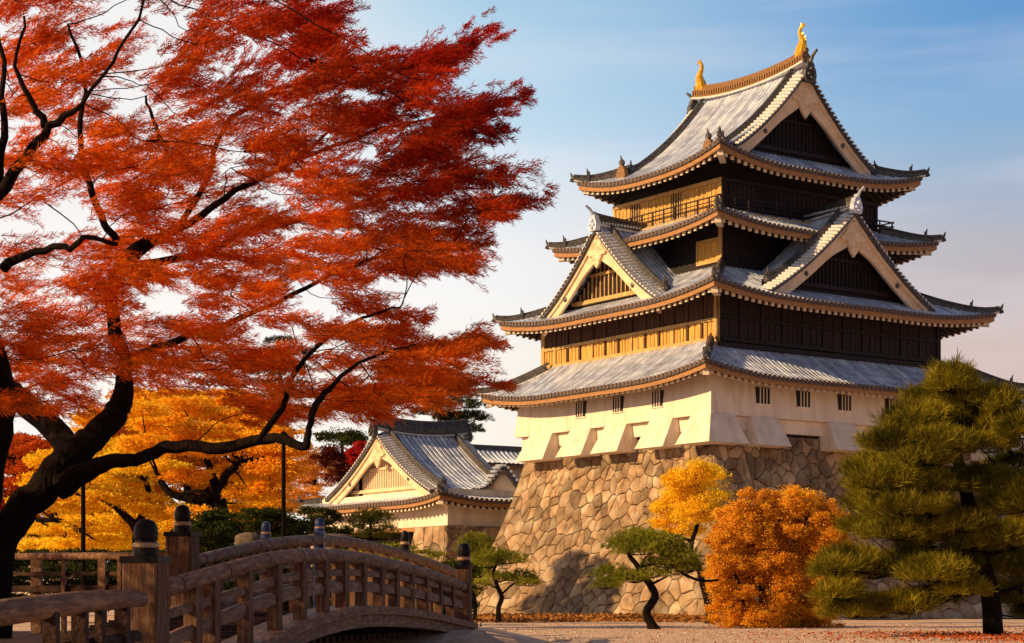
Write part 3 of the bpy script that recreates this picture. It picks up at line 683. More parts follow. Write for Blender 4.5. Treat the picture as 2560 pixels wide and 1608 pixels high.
    maps = side_maps(*R4); Z4 = [(lambda s, e, L=maps[k][1]: Hm(e) + lf(s, e, L)) for k in range(4)]
    mb = MB(); V0, V1 = 2.0, 11.1
    for k in (0, 2):
        F, L = maps[k]
        def hi(s, L=L):
            y = R4[2] + s
            return 7.8 if V0 <= y <= V1 else min(s, L - s)
        rib_panel(mb, F, 0, L, lambda s: 0, hi, Z4[k], .33, 18)
    for k in (1, 3):
        F, L = maps[k]; rib_panel(mb, F, 0, L, lambda s: 0, lambda s, L=L: min(3.3, min(s, L - s)), Z4[k], .33, 8)
    top = obj('roof', mb, [M['tile'], M['cap_tile'], M['valley']], r)
    eave_set('eaves', top, R4, Z4, [2.5, 2.6, 2.0, 1.4])
    for cx, cy, sx, sy in ((R4[0], R4[2], 1, 1), (R4[1], R4[2], -1, 1), (R4[0], R4[3], 1, -1), (R4[1], R4[3], -1, -1)):
        hip_ridge(top, cx, cy, sx, sy, lambda e: Hm(e) + lf(e, e, 99), 2.3, 1.05)
    F4a = lambda v, d, z: (8.2 + d, v, z); F4b = lambda v, d, z: (8.2 + d, 13.1 - v, z)
    gable(r, F4a, P4, 2.0, 3.0, 5, 5.15, dict(slopes=False, lattice='black', zbase=26.45, pend=1.1, bw=.86, vend=1.12))
    gable(r, F4b, P4, 2.0, 3.0, 5, 5.15, dict(slopes=False, lattice='black', zbase=26.45, pend=1.1, bw=.86, vend=1.12))
    # gold plaques where the descending ridges end
    for y in (2.75, 10.35):
        for x in (1.75, 14.65):
            g = MB(); z = P4(abs(8.2 - x)) + .05
            pr = [(-.3, 0), (-.42, .25), (-.36, .55), (-.2, .8), (0, .92), (.2, .8), (.36, .55), (.42, .25), (.3, 0)]
            A = [(x - .12, y + a, z + b) for a, b in pr]; B = [(x + .14, y + a, z + b) for a, b in pr]; n = len(pr)
            g.add(A + B, [tuple(range(n)), tuple(range(n, 2 * n))] + [(i, (i + 1) % n, n + (i + 1) % n, n + i) for i in range(n)])
            o_ = obj('gilded_plaque', g, M['goldridge'], top)
            g2 = MB(); g2.blob((x, y, z + 1.05), (.16, .2, .2), seed=2); g2.tube([(x, y, z + 1.1), (x - .1, y, z + 1.45)], [.1, .03], 6); obj('plaque_crest', g2, M['tile_dark'], o_)
    # main ridge, gilded, sagging between its ends
    gr = MB(); wh = MB(); pts = []; n = 20
    for i in range(n + 1):
        q = i / n; y = 1.75 + 9.6 * q; pts.append((8.2, y, 30.85 + .45 * abs(2 * q - 1) ** 2.2))
    gr.sweep(pts, .56, .68); gr.tube([Vector(p) + Vector((0, 0, .71)) for p in pts], .14, 10)
    for i in range(46):
        q = (i + .5) / 46; y = 1.75 + 9.6 * q; z = 30.85 + .45 * abs(2 * q - 1) ** 2.2
        for sx in (-1, 1): gr.box(8.2 + sx * .31 - .03, 8.2 + sx * .31 + .03, y - .045, y + .045, z + .22, z + .45)
    mr = obj('main_ridge', gr, M['goldridge'], top)
    wh.sweep([Vector(p) - Vector((0, 0, .04)) for p in pts], .80, .14); obj('mortar_line', wh, M['tile_trim'], mr)
    on = MB(); onigawara(on, lambda v, d, z: (8.2 + d, v, z), 1.6, 30.75, .8); obj('end_ornament', on, M['tile_dark'], mr)
    on = MB(); onigawara(on, lambda v, d, z: (8.2 + d, 13.1 - v, z), 1.6, 30.75, .8); obj('end_ornament', on, M['tile_dark'], mr)
    # golden dolphin fish: head on the ridge, body arching up, tail curled
    for k, (y0, sg) in enumerate(((2.25, 1), (10.85, -1))):
        f = MB(); zb = 31.72
        body = [(0, 0, .34), (-.05, .35, .40), (.05, .75, .36), (.20, 1.15, .29), (.22, 1.5, .23), (.08, 1.85, .18), (-.12, 2.15, .14), (-.16, 2.5, .11), (.0, 2.78, .09), (.22, 2.86, .06)]
        S = .60; pts = [Vector((8.2, y0 + sg * -a * S, zb + h * S)) for a, h, _ in body]
        f.tube(pts, [rr * .92 for *_, rr in body], 10)
        f.blob((8.2, y0 + sg * .10, zb + .04), (.26, .36, .24), seed=4)
        f.tube([(8.2, y0 + sg * .25, zb + .05), (8.2, y0 + sg * .5, zb + .1), (8.2, y0 + sg * .62, zb + .26)], [.14, .1, .03], 7)
        fish = obj('golden_fish', f, M['gold'], mr)
        for (a, h, L2) in ((.35, .6, .4), (.3, .95, .42), (.42, 1.3, .4), (.42, 1.6, .36), (.2, 2.0, .25)):
            fn = MB(); q = Vector((8.2, y0 - sg * (a - .1) * S, zb + h * S)); e = q + Vector((0, -sg * L2 * S, .26 * S))
            fn.add([q + Vector((-.05, 0, -.1)), q + Vector((.05, 0, -.1)), q + Vector((.05, 0, .1)), q + Vector((-.05, 0, .1)), e], [(0, 1, 2, 3), (0, 1, 4), (1, 2, 4), (2, 3, 4), (3, 0, 4)])
            obj('fin', fn, M['gold'], fish)
        for sx in (-1, 1):
            fn = MB(); q = Vector((8.2 + sx * .15, y0, zb + .27)); fn.add([q, q + Vector((sx * .2, -sg * .15, .2)), q + Vector((sx * .03, -sg * .2, .3)), q + Vector((0, 0, .18)), q + Vector((-sx * .05, 0, .1))], [(0, 1, 2, 3), (0, 1, 4), (1, 2, 4), (2, 3, 4), (3, 0, 4)]); obj('fin', fn, M['gold'], fish)
        t = Vector((8.2, y0 - sg * .03, zb + 2.72 * S))
        for dy, dz in ((.42, .12), (.30, .34), (.05, .42)):
            fn = MB(); fn.tube([t, t + Vector((0, -sg * dy * S, dz * S)), t + Vector((0, -sg * (dy + .12) * S, (dz - .12) * S))], [.07, .05, .02], 6); obj('tail_fin', fn, M['gold'], fish)
def gable_ridge(root, F, v0, v1, z, h, curl, mt):
    n = 14; pts = [F(v0 + (v1 - v0) * i / n, 0, z - .05 + curl * (1 - i / n) ** 2 + .0) for i in range(n + 1)]
    mb = MB(); mb.sweep(pts, .46, h); mb.tube([Vector(p) + Vector((0, 0, h + .04)) for p in pts], .12, 8)
    o = obj('gable_ridge', mb, mt, root)
    w = MB(); w.sweep([Vector(p) - Vector((0, 0, .03)) for p in pts], .58, .14)
    for i in range(18):
        q = v0 + (v1 - v0) * (i + .5) / 18; x, y, zz = F(q, 0, z + h * .45)
        for sg in (-1, 1): a = F(q, sg * .25, zz); w.box(a[0] - .05, a[0] + .05, a[1] - .05, a[1] + .05, zz - .06, zz + .06)
    obj('mortar_line', w, M['tile_trim'], o)
    on = MB(); onigawara(on, F, v0 - .1, z + .28, .66); obj('end_ornament', on, M['tile'], o)

def clip_cell(c, nb, poly):
    for q in nb:
        mx, my = (c[0] + q[0]) / 2, (c[1] + q[1]) / 2; nx, ny = q[0] - c[0], q[1] - c[1]; out = []
        for i in range(len(poly)):
            a = poly[i]; b = poly[(i + 1) % len(poly)]
            da = (a[0] - mx) * nx + (a[1] - my) * ny; db = (b[0] - mx) * nx + (b[1] - my) * ny
            if da <= 0: out.append(a)
            if da * db < 0:
                t = da / (da - db); out.append((a[0] + (b[0] - a[0]) * t, a[1] + (b[1] - a[1]) * t))
        poly = out
        if len(poly) < 3: return None
    return poly
def stones_2d(L, Hh, size, seed, shear=.25):
    """irregular fitted blocks filling 0..L x 0..Hh, each as (polygon)"""
    rg = random.Random(seed); nx = int(L / size); ny = int(Hh / (size * .92)); pts = []
    for j in range(ny):
        for i in range(nx):
            if rg.random() < .10: continue
            pts.append(((i + .5 + (j % 2) * .5 - .25 + rg.uniform(-.40, .40)) * L / nx, (j + .5 + rg.uniform(-.38, .38)) * Hh / ny))
            if rg.random() < .12: pts.append(((i + rg.random()) * L / nx, (j + rg.random()) * Hh / ny))
    res = []
    for c in pts:
        nb = sorted((q for q in pts if q is not c and abs(q[0] - c[0]) < size * 3 and abs(q[1] - c[1]) < size * 3), key=lambda q: (q[0] - c[0]) ** 2 + (q[1] - c[1]) ** 2)[:16]
        p = clip_cell(c, nb, [(0, 0), (L, 0), (L, Hh), (0, Hh)])
        if p: res.append((c, p))
    return res
def stone_faces(mb, bx0, bx1, by0, by1, ZT, off, size=.74, seed=3, faces=(0, 1, 2, 3)):
    for k in faces:
        Lb = (by1 - by0) if k in (0, 2) else (bx1 - bx0)
        rg = random.Random(seed + k)
        def place(u, z, d, k=k, Lb=Lb):            # u in 0..1 along the face, z height, d how far it stands out
            o_ = off(z) + d
            s = -off(z) * 1.0 + u * (Lb + 2 * off(z)); 
            if u <= 0: s = -off(z) - d
            if u >= 1: s = Lb + off(z) + d
            return [(bx0 - o_, by0 + s, z), (bx0 + s, by0 - o_, z), (bx1 + o_, by0 + s, z), (bx0 + s, by1 + o_, z)][k]
        L = Lb + 3.0
        qz = 0; cb = .0                             # long quoin blocks at the corners come first
        cells = []
        qw = 1.5
        for c, p in stones_2d(L - 2 * qw * .0, ZT, size, seed * 7 + k): cells.append((c, p))
        for c, p in cells:
            area = 0
            cx = sum(a[0] for a in p) / len(p); cy = sum(a[1] for a in p) / len(p)
            rad = sum(math.hypot(a[0] - cx, a[1] - cy) for a in p) / len(p)
            if rad < .12: continue
            # subdivide edges, shrink, roughen
            rp = []
            for i in range(len(p)):
                a = p[i]; b = p[(i + 1) % len(p)]; m = max(1, int(math.hypot(b[0] - a[0], b[1] - a[1]) / .22))
                for j in range(m): rp.append((a[0] + (b[0] - a[0]) * j / m, a[1] + (b[1] - a[1]) * j / m))
            def sh(pt, g):
                dx, dy = cx - pt[0], cy - pt[1]; l = math.hypot(dx, dy) + 1e-6; g = min(g, l * .8)
                return (pt[0] + dx / l * g, pt[1] + dy / l * g)
            n = len(rp); bulge = rg.uniform(.01, .055)
            jit = [rg.uniform(-.02, .02) for _ in rp]
            tx, ty = rg.uniform(-.05, .05), rg.uniform(-.05, .05)
            rings = []
            for g, d in ((.018, -.14), (.021, .0), (.06, .045), (.30 * rad + .08, .055 + bulge)):
                ring_ = []
                for i, pt in enumerate(rp):
                    q = sh(pt, g + jit[i]); z = min(max(q[1], .0), ZT)
                    u = q[0] / L; tilt = (q[0] - cx) * tx + (q[1] - cy) * ty
                    ring_.append(place(min(max(u, .0), 1.0), z, d + (tilt + rg.uniform(-.012, .012) if d > 0 else 0)))
                rings.append(ring_)
            V = sum(rings, []) + [place(cx / L, cy, .06 + bulge)]
            F = [(r_ * n + i, r_ * n + (i + 1) % n, (r_ + 1) * n + (i + 1) % n, (r_ + 1) * n + i) for r_ in range(3) for i in range(n)] + [(3 * n + i, 3 * n + (i + 1) % n, 4 * n) for i in range(n)]
            mb.add(V, F)
build_keep()

# ------------------------------------------------------------------ gatehouse, gallery and their walls
def build_gatehouse():
    g = thing('gatehouse', (-4.55, 118.0, 0), 'low white gatehouse with curved gabled tile roof left of the keep', 'gatehouse', TH)
    # frame: v = x (depth of the building), d = y - 9.6
    R4 = (0, 9.5, 0, 19.2); hw = 9.6
    P4 = lambda d: 12.35 - .82 * d + .0315 * d * d
    lf = lift_fn(.45, 5, 5); Hm = lambda e: P4(hw - e)
    maps = side_maps(*R4); Z4 = [(lambda s, e, L=maps[k][1]: Hm(e) + lf(s, e, L)) for k in range(4)]
    mb = MB(); V0, V1 = 1.5, 8.0
    for k in (1, 3):
        F, L = maps[k]
        rib_panel(mb, F, 0, L, lambda s: 0, lambda s, L=L: hw if V0 <= s <= V1 else min(s, L - s), Z4[k], .38, 18)
    for k in (0, 2):
        F, L = maps[k]; rib_panel(mb, F, 0, L, lambda s: 0, lambda s, L=L: min(2.7, min(s, L - s)), Z4[k], .38, 8)
    top = obj('roof', mb, [M['tile'], M['cap_tile'], M['valley']], g)
    eave_set('eaves', top, R4, Z4, [1.4, 1.4, 1.4, 1.4], boardh=.24)
    for cx, cy, sx, sy in ((0, 0, 1, 1), (9.5, 0, -1, 1), (0, 19.2, 1, -1), (9.5, 19.2, -1, -1)):
        hip_ridge(top, cx, cy, sx, sy, lambda e: Hm(e) + lf(e, e, 99), 2.0, .95)
    Fa = lambda v, d, z: (v, hw + d, z); Fb = lambda v, d, z: (9.5 - v, hw + d, z)
    for F in (Fa, Fb): gable(g, F, P4, 1.4, 2.6, 6, 6.5, dict(slopes=False, lattice='white', zbase=8.55, pend=.9, bw=.75, vend=1.05, wallv=.8))
    rd = MB(); pts = [(1.0 + 7.5 * i / 12, hw, 12.3 + .35 * abs(i / 6 - 1) ** 2) for i in range(13)]
    rd.sweep(pts, .5, .85); rd.tube([Vector(p) + Vector((0, 0, .9)) for p in pts], .14, 8); ro = obj('main_ridge', rd, M['tile_dark'], top)
    w = MB(); w.sweep([Vector(p) - Vector((0, 0, .03)) for p in pts], .62, .12); obj('mortar_line', w, M['tile_trim'], ro)
    for F in (Fa, Fb):
        on = MB(); onigawara(on, F, .95, 12.6, .7); obj('end_ornament', on, M['tile_dark'], ro)
    w = MB(); x0, x1, y0, y1 = 1.5, 8, 1.3, 17.9
    P = [(x0 - .1, y0 - .1, 5.85), (x1, y0 - .1, 5.85), (x1, y1, 5.85), (x0 - .1, y1, 5.85), (x0, y0, 8.2), (x1, y0, 8.2), (x1, y1, 8.2), (x0, y1, 8.2)]
    w.hexa(P); obj('wall', w, M['plaster'], g)
    st = MB()
    def offg(z): return .9 * (1 - z / 5.8)
    for ya, yb, sd in ((y0, y0 + 2.6, 21), (y1 - 3.4, y1, 25)):
        core = MB(); core.box(x0 - .55, x1 + .5, ya - .55, yb + .5, -.2, 5.6); sb = obj('stone_pier', core, M['joint'], g)
        st = MB(); stone_faces(st, x0, x1, ya, yb, 5.8, lambda z: .5 + offg(z), size=1.2, seed=sd); obj('facing_stones', st, M['stone'], sb)
    core = MB(); core.box(x0 + 1.5, x1, y0 + 3.2, y1 - 4, -.2, 5.84); obj('recessed_wall', core, M['dark'], g)
    lb = MB(); lb.box(x0 - .3, x1, y0 - .4, y0 - .12, 5.55, 5.83); lb.box(x0 - .35, x0 - .12, y0 - .4, y1, 5.55, 5.83); obj('sill_beam', lb, M['eave'], g)
build_gatehouse()

def ribbed_slope(mb, A, B, C_, D_, sp=.4, n=8):
    """tile rows on a hanging quad: A-B top edge, D-C bottom edge, hollow curved"""
    A, B, C_, D_ = map(Vector, (A, B, C_, D_)); k = int((B - A).length / sp)
    for i in range(k):
        V = []
        for j in range(n + 1):
            t = j / n
            for o, h in ((0, 0), (.25, 0), (.35, .08), (.65, .08), (.75, 0), (1, 0)):
                u = (i + o) / k; p = A.lerp(B, u).lerp(D_.lerp(C_, u), t); p.z += h - .22 * math.sin(math.pi * t); V.append(p)
        mb.add(V, [(j * 6 + q, j * 6 + q + 1, (j + 1) * 6 + q + 1, (j + 1) * 6 + q) for j in range(n) for q in range(5)])
def build_gallery():
    # long white gallery behind the gatehouse, running into the keep's base
    D = 136; a = pix(1080, 1200, D); b = pix(1420, 1200, D + 6); b.z = a.z
    g = thing('gallery_building', (a.x, a.y, 0), 'white plastered gallery with long grey tile roof between gatehouse and keep', 'building', math.atan2(b.y - a.y, b.x - a.x))
    L = (Vector((b.x, b.y, 0)) - Vector((a.x, a.y, 0))).length
    zt = CAMZ + (HZ - 1150) / FPX * D; zr = CAMZ + (HZ - 1108) / FPX * D
    w = MB(); w.box(0, L, 1.2, 5, 0, zt + .25); obj('wall', w, M['plaster'], g)
    rf = MB(); ribbed_slope(rf, (-.5, 2.9, zr), (L, 2.9, zr), (L, .2, zt), (-.5, .2, zt)); ribbed_slope(rf, (-.5, 3.1, zr), (L, 3.1, zr), (L, 6, zt), (-.5, 6, zt)); ro = obj('roof', rf, M['tile'], g)
    rd = MB(); rd.sweep([(-.6, 3, zr - .1), (L, 3, zr - .1)], .5, .45); obj('main_ridge', rd, M['tile_dark'], ro)
    e = MB(); e.box(-.5, L, .22, .45, zt - .36, zt - .10); obj('eave_board', e, M['eave'], ro)
    e = MB(); e.box(-.45, L, .1, .3, zt - .09, zt + .02); obj('eave_edge', e, M['tile_dark'], ro)
    q = (1208 - 1080) / FPX * D; wz = CAMZ + (HZ - 1165) / FPX * D
    e = MB(); e.box(q - .85, q + .8, 1.15, 1.3, wz - .3, wz + .28); wo = obj('window', e, M['dark'], g)
    e = MB()
    for i in range(6): e.box(q - .72 + i * .27, q - .64 + i * .27, 1.08, 1.148, wz - .3, wz + .28)
    obj('window_bars', e, M['plaster'], wo)
    # porch with a rolling (undulating) gable in front of it
    D2 = 124; p = thing('curved_porch_roof', pix(1255, 1512, D2) - Vector((0, 0, .8)), 'small porch roof with rolling curved gable beside the stone base', 'porch', R(6))
    s = D2 / FPX
    def Hc(t): return math.exp(-(t / .42) ** 2)
    mb = MB(); n = 30; z0 = CAMZ + (HZ - 1238) * s; hh = (1238 - 1178) * s; V = []; wv = 80 * s
    for i in range(n + 1):
        t = -1 + 2 * i / n; x = t * wv; z = z0 + hh * Hc(t) + .15 * abs(t) ** 3
        for y, dz in ((-1.2, 0), (-1.2, -.28), (3, -.28), (3, .55), (-.9, .35)): V.append((x, y, z + dz))
    mb.add(V, [(i * 5 + q_, i * 5 + (q_ + 1) % 5, (i + 1) * 5 + (q_ + 1) % 5, (i + 1) * 5 + q_) for i in range(n) for q_ in range(5)])
    obj('roof', mb, M['tile_dark'], p)
    mb = MB()
    for i in range(22):
        t = -1 + 2 * (i + .5) / 22; x = t * wv; z = z0 + hh * Hc(t) + .15 * abs(t) ** 3 + .3
        mb.tube([(x, -1.25, z), (x, 3, z + .28)], .09, 6)
    obj('tile_rows', mb, M['tile'], p)
    mb = MB(); V = []
    for i in range(n + 1):
        t = -1 + 2 * i / n; V += [(t * wv * .96, -.8, z0 + hh * Hc(t) - .1), (t * wv * .96, -.8, z0 - .25)]
    mb.add(V, [(i * 2, i * 2 + 1, i * 2 + 3, i * 2 + 2) for i in range(n)]); mb.box(-wv * .96, wv * .96, -.78, 2.5, 0, z0 - .02); obj('wall', mb, M['plaster'], p)
    bm = MB(); z = CAMZ + (HZ - 1283) * s; bm.box(-wv * 1.3, wv, -1.1, -.82, z - .12, z + .16); obj('beam', bm, M['eave'], p)
    pr = MB(); stp = MB(); pr.box(-wv * 1.15, -wv * .45, -1.3, -.85, 0, z - .13); q = obj('stone_pier', pr, M['joint'], p)
    stone_faces(stp, -wv * 1.1, -wv * .5, -1.2, .3, z - .14, lambda zz: .15 + .5 * (1 - zz / 6), size=1.0, seed=40, faces=(0, 1, 2)); obj('facing_stones', stp, M['stone'], q)
build_gallery()
def low_house():
    D = 92; h = thing('low_storehouse', pix(70, 1512, D) - Vector((0, 0, .8)), 'low white walled house with dark roof at far left', 'building', 0)
    s = D / FPX; w = MB(); w.box(-75 * s, 78 * s, 0, 4, -.2, .8 + (HZ - 1343) * s); obj('wall', w, M['plaster'], h)
    rf = MB(); z = .8 + (HZ - 1342) * s; ribbed_slope(rf, (-90 * s, 2, z + .65), (85 * s, 2, z + .65), (90 * s, -.6, z), (-95 * s, -.6, z)); ribbed_slope(rf, (-90 * s, 2, z + .65), (85 * s, 2, z + .65), (90 * s, 4.8, z), (-95 * s, 4.8, z))
    ro = obj('roof', rf, M['tile_dark'], h); rd = MB(); rd.sweep([(-90 * s, 2, z + .6), (86 * s, 2, z + .6)], .4, .25); obj('main_ridge', rd, M['tile_dark'], ro)
low_house()

# ------------------------------------------------------------------ bridge
def build_bridge():
    A = (-3.3, 17.0); B = (-.77, 31.0); u = Vector((B[0] - A[0], B[1] - A[1], 0)); u.normalize(); nl = Vector((-u.y, u.x, 0)); WD = 2.46
    br = thing('arched_bridge', (A[0], A[1], 0), 'long arched wooden footbridge with round handrails and dark capped posts', 'bridge')
    br.location = (0, 0, 0)
    O = Vector((A[0], A[1], 0)); O2 = O + nl * WD
    def at(px, py, o):                       # on the vertical plane through o along u
        q = (px - 1280) / FPX; t = (q * o.y - o.x) / (u.x - q * u.y); p = o + u * t; p.z = CAMZ + (HZ - py) / FPX * p.y; return p
    def curve(lst, o, m=5):
        P = [at(x, y, o) for x, y in lst]; out = []
        for i in range(len(P) - 1):
            p0 = P[max(i - 1, 0)]; p1 = P[i]; p2 = P[i + 1]; p3 = P[min(i + 2, len(P) - 1)]
            for j in range(m):
                t = j / m; out.append(.5 * ((2 * p1) + (-p0 + p2) * t + (2 * p0 - 5 * p1 + 4 * p2 - p3) * t * t + (-p0 + 3 * p1 - 3 * p2 + p3) * t ** 3))
        out.append(P[-1]); return out
    def zat(C, p):                           # height of a curve at a point along the bridge
        t = (p - O).dot(u)
        for i in range(len(C) - 1):
            a = (C[i] - O).dot(u); b = (C[i + 1] - O).dot(u)
            if a <= t <= b: return C[i].z + (C[i + 1].z - C[i].z) * (t - a) / (b - a + 1e-9)
        return C[0].z if t < (C[0] - O).dot(u) else C[-1].z
    def rail(C, r0, r1, name='handrail'):
        mb = MB(); k = len(C); mb.tube(C, [r0 + (r1 - r0) * i / (k - 1) for i in range(k)], 14); o = obj(name, mb, M['bridge'], br, smooth=True)
        d = .6
        for i in range(k - 1):
            d += (C[i + 1] - C[i]).length
            if d > 1.15:
                d = 0; e = (C[i + 1] - C[i]).normalized(); r = (r0 + (r1 - r0) * i / (k - 1)) * 1.02
                jr = MB(); jr.tube([C[i] - e * .016, C[i] - e * .012, C[i] + e * .012, C[i] + e * .016], [r * .97, r, r, r * .97], 14)
                obj('joint_ring', jr, M['bridge_dark'], o)
        return o
    near = curve([(395, 1476), (532, 1437), (659, 1403), (744, 1391), (850, 1391), (957, 1409), (1063, 1435), (1156, 1466)], O)
    mid = curve([(400, 1610), (560, 1541), (709, 1487), (829, 1469), (920, 1468), (1008, 1479), (1075, 1492), (1150, 1512)], O)
    upm = curve([(400, 1540), (560, 1490), (709, 1446), (829, 1432), (920, 1434), (1008, 1446), (1075, 1460), (1150, 1484)], O)
    gt = curve([(330, 1760), (470, 1672), (560, 1628), (635, 1598), (709, 1562), (800, 1530), (904, 1514), (1038, 1527), (1120, 1546), (1172, 1559)], O)
    gb = curve([(330, 1860), (470, 1760), (560, 1705), (635, 1665), (720, 1622), (829, 1586), (978, 1564), (1060, 1569), (1131, 1583), (1172, 1592)], O)
    rail(near, .088, .088)
    for nm, C, w_, h_ in (('middle_rail', mid, .10, .13), ('upper_rail', upm, .08, .085)):
        mb = MB(); mb.sweep(C, w_, h_, 0, drop=h_ / 2); obj(nm, mb, M['bridge'], br)
    for px in (480, 527, 611, 685, 748, 805, 853, 901, 946, 983, 1022, 1058, 1094, 1125):
        p = at(px, 1500, O); zt = zat(near, p); zb = zat(gt, p); mb = MB(); w_ = .075 if px > 560 else .085
        def F(x, y, z): q = Vector((p.x, p.y, 0)) + u * x + nl * y; return (q.x, q.y, z)
        mb.box(-w_, w_, -.075, .055, zb - .05, zt, 0, F=F); obj('baluster', mb, M['bridge_up'], br)
    # girder in two courses: a projecting ledge above a deeper beam
    gd = MB(); k = len(gt); V = []
    for i in range(k):
        h = gt[i].z - gb[i].z
        for off, z in ((-.16, gt[i].z), (-.16, gt[i].z - h * .40), (.30, gt[i].z - h * .40), (.30, gt[i].z)): q = gt[i] + nl * off; V.append((q.x, q.y, z))
    gd.add(V, [(i * 4 + j, i * 4 + (j + 1) % 4, (i + 1) * 4 + (j + 1) % 4, (i + 1) * 4 + j) for i in range(k - 1) for j in range(4)] + [((k - 1) * 4, (k - 1) * 4 + 1, (k - 1) * 4 + 2, (k - 1) * 4 + 3)])
    obj('deck_ledge', gd, M['bridge'], br)
    gd = MB(); k2 = len(gt); V = []
    for i in range(k2):
        h = gt[i].z - gb[i].z
        for off, z in ((-.10, gt[i].z - h * .405), (-.10, gt[i].z - h), (.15, gt[i].z - h), (.15, gt[i].z - h * .405)): q = gt[i] + nl * off; V.append((q.x, q.y, z))
    gd.add(V, [(i * 4 + j, i * 4 + (j + 1) % 4, (i + 1) * 4 + (j + 1) % 4, (i + 1) * 4 + j) for i in range(k2 - 1) for j in range(4)] + [((k2 - 1) * 4, (k2 - 1) * 4 + 1, (k2 - 1) * 4 + 2, (k2 - 1) * 4 + 3)])
    obj('girder', gd, M['bridge'], br)
    # deck planks following the arch, thickness and gaps real
    dk = MB(); t = -1.0
    while t < 15.4:
        p = O + u * t; z = zat(gt, p) - .08
        if t > 14.3: z = zat(gt, O + u * 14.3) - .08 - .0 * (t - 14.3)
        def F(x, y, zz): q = Vector((p.x, p.y, 0)) + u * x + nl * y; return (q.x, q.y, zz)
        dk.box(0, .27, .12, WD + .1, z - .07, z, 0, F=F); t += .29
    obj('deck', dk, M['bridge_dark'], br)
    # far side rail
    far = curve([(475, 1407), (560, 1385), (640, 1367), (720, 1355), (800, 1351), (880, 1357), (960, 1374), (1040, 1397), (1100, 1418), (1134, 1432)], O2)
    rail(far, .085, .10)
    fm = [c - Vector((0, 0, .34)) for c in far]; fb = [c - Vector((0, 0, .72)) for c in far]
    for C in (fm, fb): mb = MB(); mb.sweep(C, .10, .12, 0, drop=.06); obj('middle_rail', mb, M['bridge'], br)
    for px in (508, 545, 600, 625, 690, 735, 765, 840, 885, 925, 965, 1035, 1070, 1100, 1128):
        p = at(px, 1500, O2); zt = zat(far, p - nl * WD * 0); mb = MB()
        zt = min((abs((c - O2).dot(u) - (p - O2).dot(u)), c.z) for c in far)[1]
        def F(x, y, z): q = Vector((p.x, p.y, 0)) + u * x + nl * y; return (q.x, q.y, z)
        mb.box(-.07, .07, -.06, .06, zt - 1.2, zt, 0, F=F); obj('baluster', mb, M['bridge_up'], br)
    # capped posts
    def post(p, w, ztop, zbot, cap_r, cap_h, blue=False, body=None, label=None):
        mb = MB()
        def F(x, y, z): q = Vector((p.x, p.y, 0)) + u * x + nl * y; return (q.x, q.y, z)
        b = w / 2; c = b * .16
        ring_ = [(-b + c, -b), (b - c, -b), (b, -b + c), (b, b - c), (b - c, b), (-b + c, b), (-b, b - c), (-b, -b + c)]
        V = [F(x, y, z) for z in (zbot, ztop) for x, y in ring_]
        mb.add(V, [(i, (i + 1) % 8, 8 + (i + 1) % 8, 8 + i) for i in range(8)] + [tuple(range(8, 16))])
        po = obj('post', mb, body or M['bridge_up'], br)
        if label: po['label'] = label
        cm = MB(); cm.box(-b * 1.06, b * 1.06, -b * 1.06, b * 1.06, ztop - .02, ztop + cap_h * .10, 0, F=F)
        r = cap_r; h = cap_h
        cm.lathe((p.x, p.y, ztop), [(r * 1.05, h * .10), (r * 1.05, h * .30), (r * .98, h * .34), (r * .92, h * .36), (r * .90, h * .48), (r * .96, h * .50), (r * 1.0, h * .55), (r * 1.02, h * .68), (r * .97, h * .80), (r * .82, h * .90), (r * .55, h * .97), (r * .2, h), (.01, h * 1.01)], 20)
        co = obj('post_cap', cm, M['cap_blue'] if blue else M['cap'], po, smooth=False)
        bm = MB(); bm.lathe((p.x, p.y, ztop), [(r * 1.06, h * .30), (r * 1.12, h * .33), (r * 1.12, h * .41), (r * 1.02, h * .43), (r * .9, h * .44)], 20); obj('cap_band', bm, M['band'], co)
    def zp(py, D): return CAMZ + (HZ - py) / FPX * D
    p = at(365, 1500, O); post(p, .34, zp(1402, p.y), -1.5, .108, (1402 - 1298) / FPX * p.y)
    p = at(1160, 1500, O); post(p, .23, zp(1420, p.y), .2, .105, (1420 - 1358) / FPX * p.y, label='bridge post with dark bluish dome')
    p = at(456, 1500, O2); post(p, .36, zp(1338, p.y), -.5, .105, (1338 - 1262) / FPX * p.y)
    p = at(665, 1500, O2); post(p, .15, zp(1350, p.y), .2, .07, (1350 - 1304) / FPX * p.y, blue=True)
    p = at(799, 1500, O2); post(p, .17, zp(1333, p.y), .2, .078, (1333 - 1296) / FPX * p.y, blue=True, body=M['cap_blue'], label='blue painted post with blue dome')
    p = at(1012, 1500, O2); post(p, .16, zp(1376, p.y), .2, .082, (1376 - 1327) / FPX * p.y)
    # abutments below each end
    ab = MB()
    for t0, t1 in ((-2, 2.6), (12.6, 14.0)):
        def F(x, y, z): q = O + u * x + nl * y; return (q.x, q.y, z)
        ab.box(t0, t1, .18, WD, -2, .12 if t0 < 0 else .2, 0, F=F)
    obj('abutment', ab, M['rock'], br)
build_bridge()

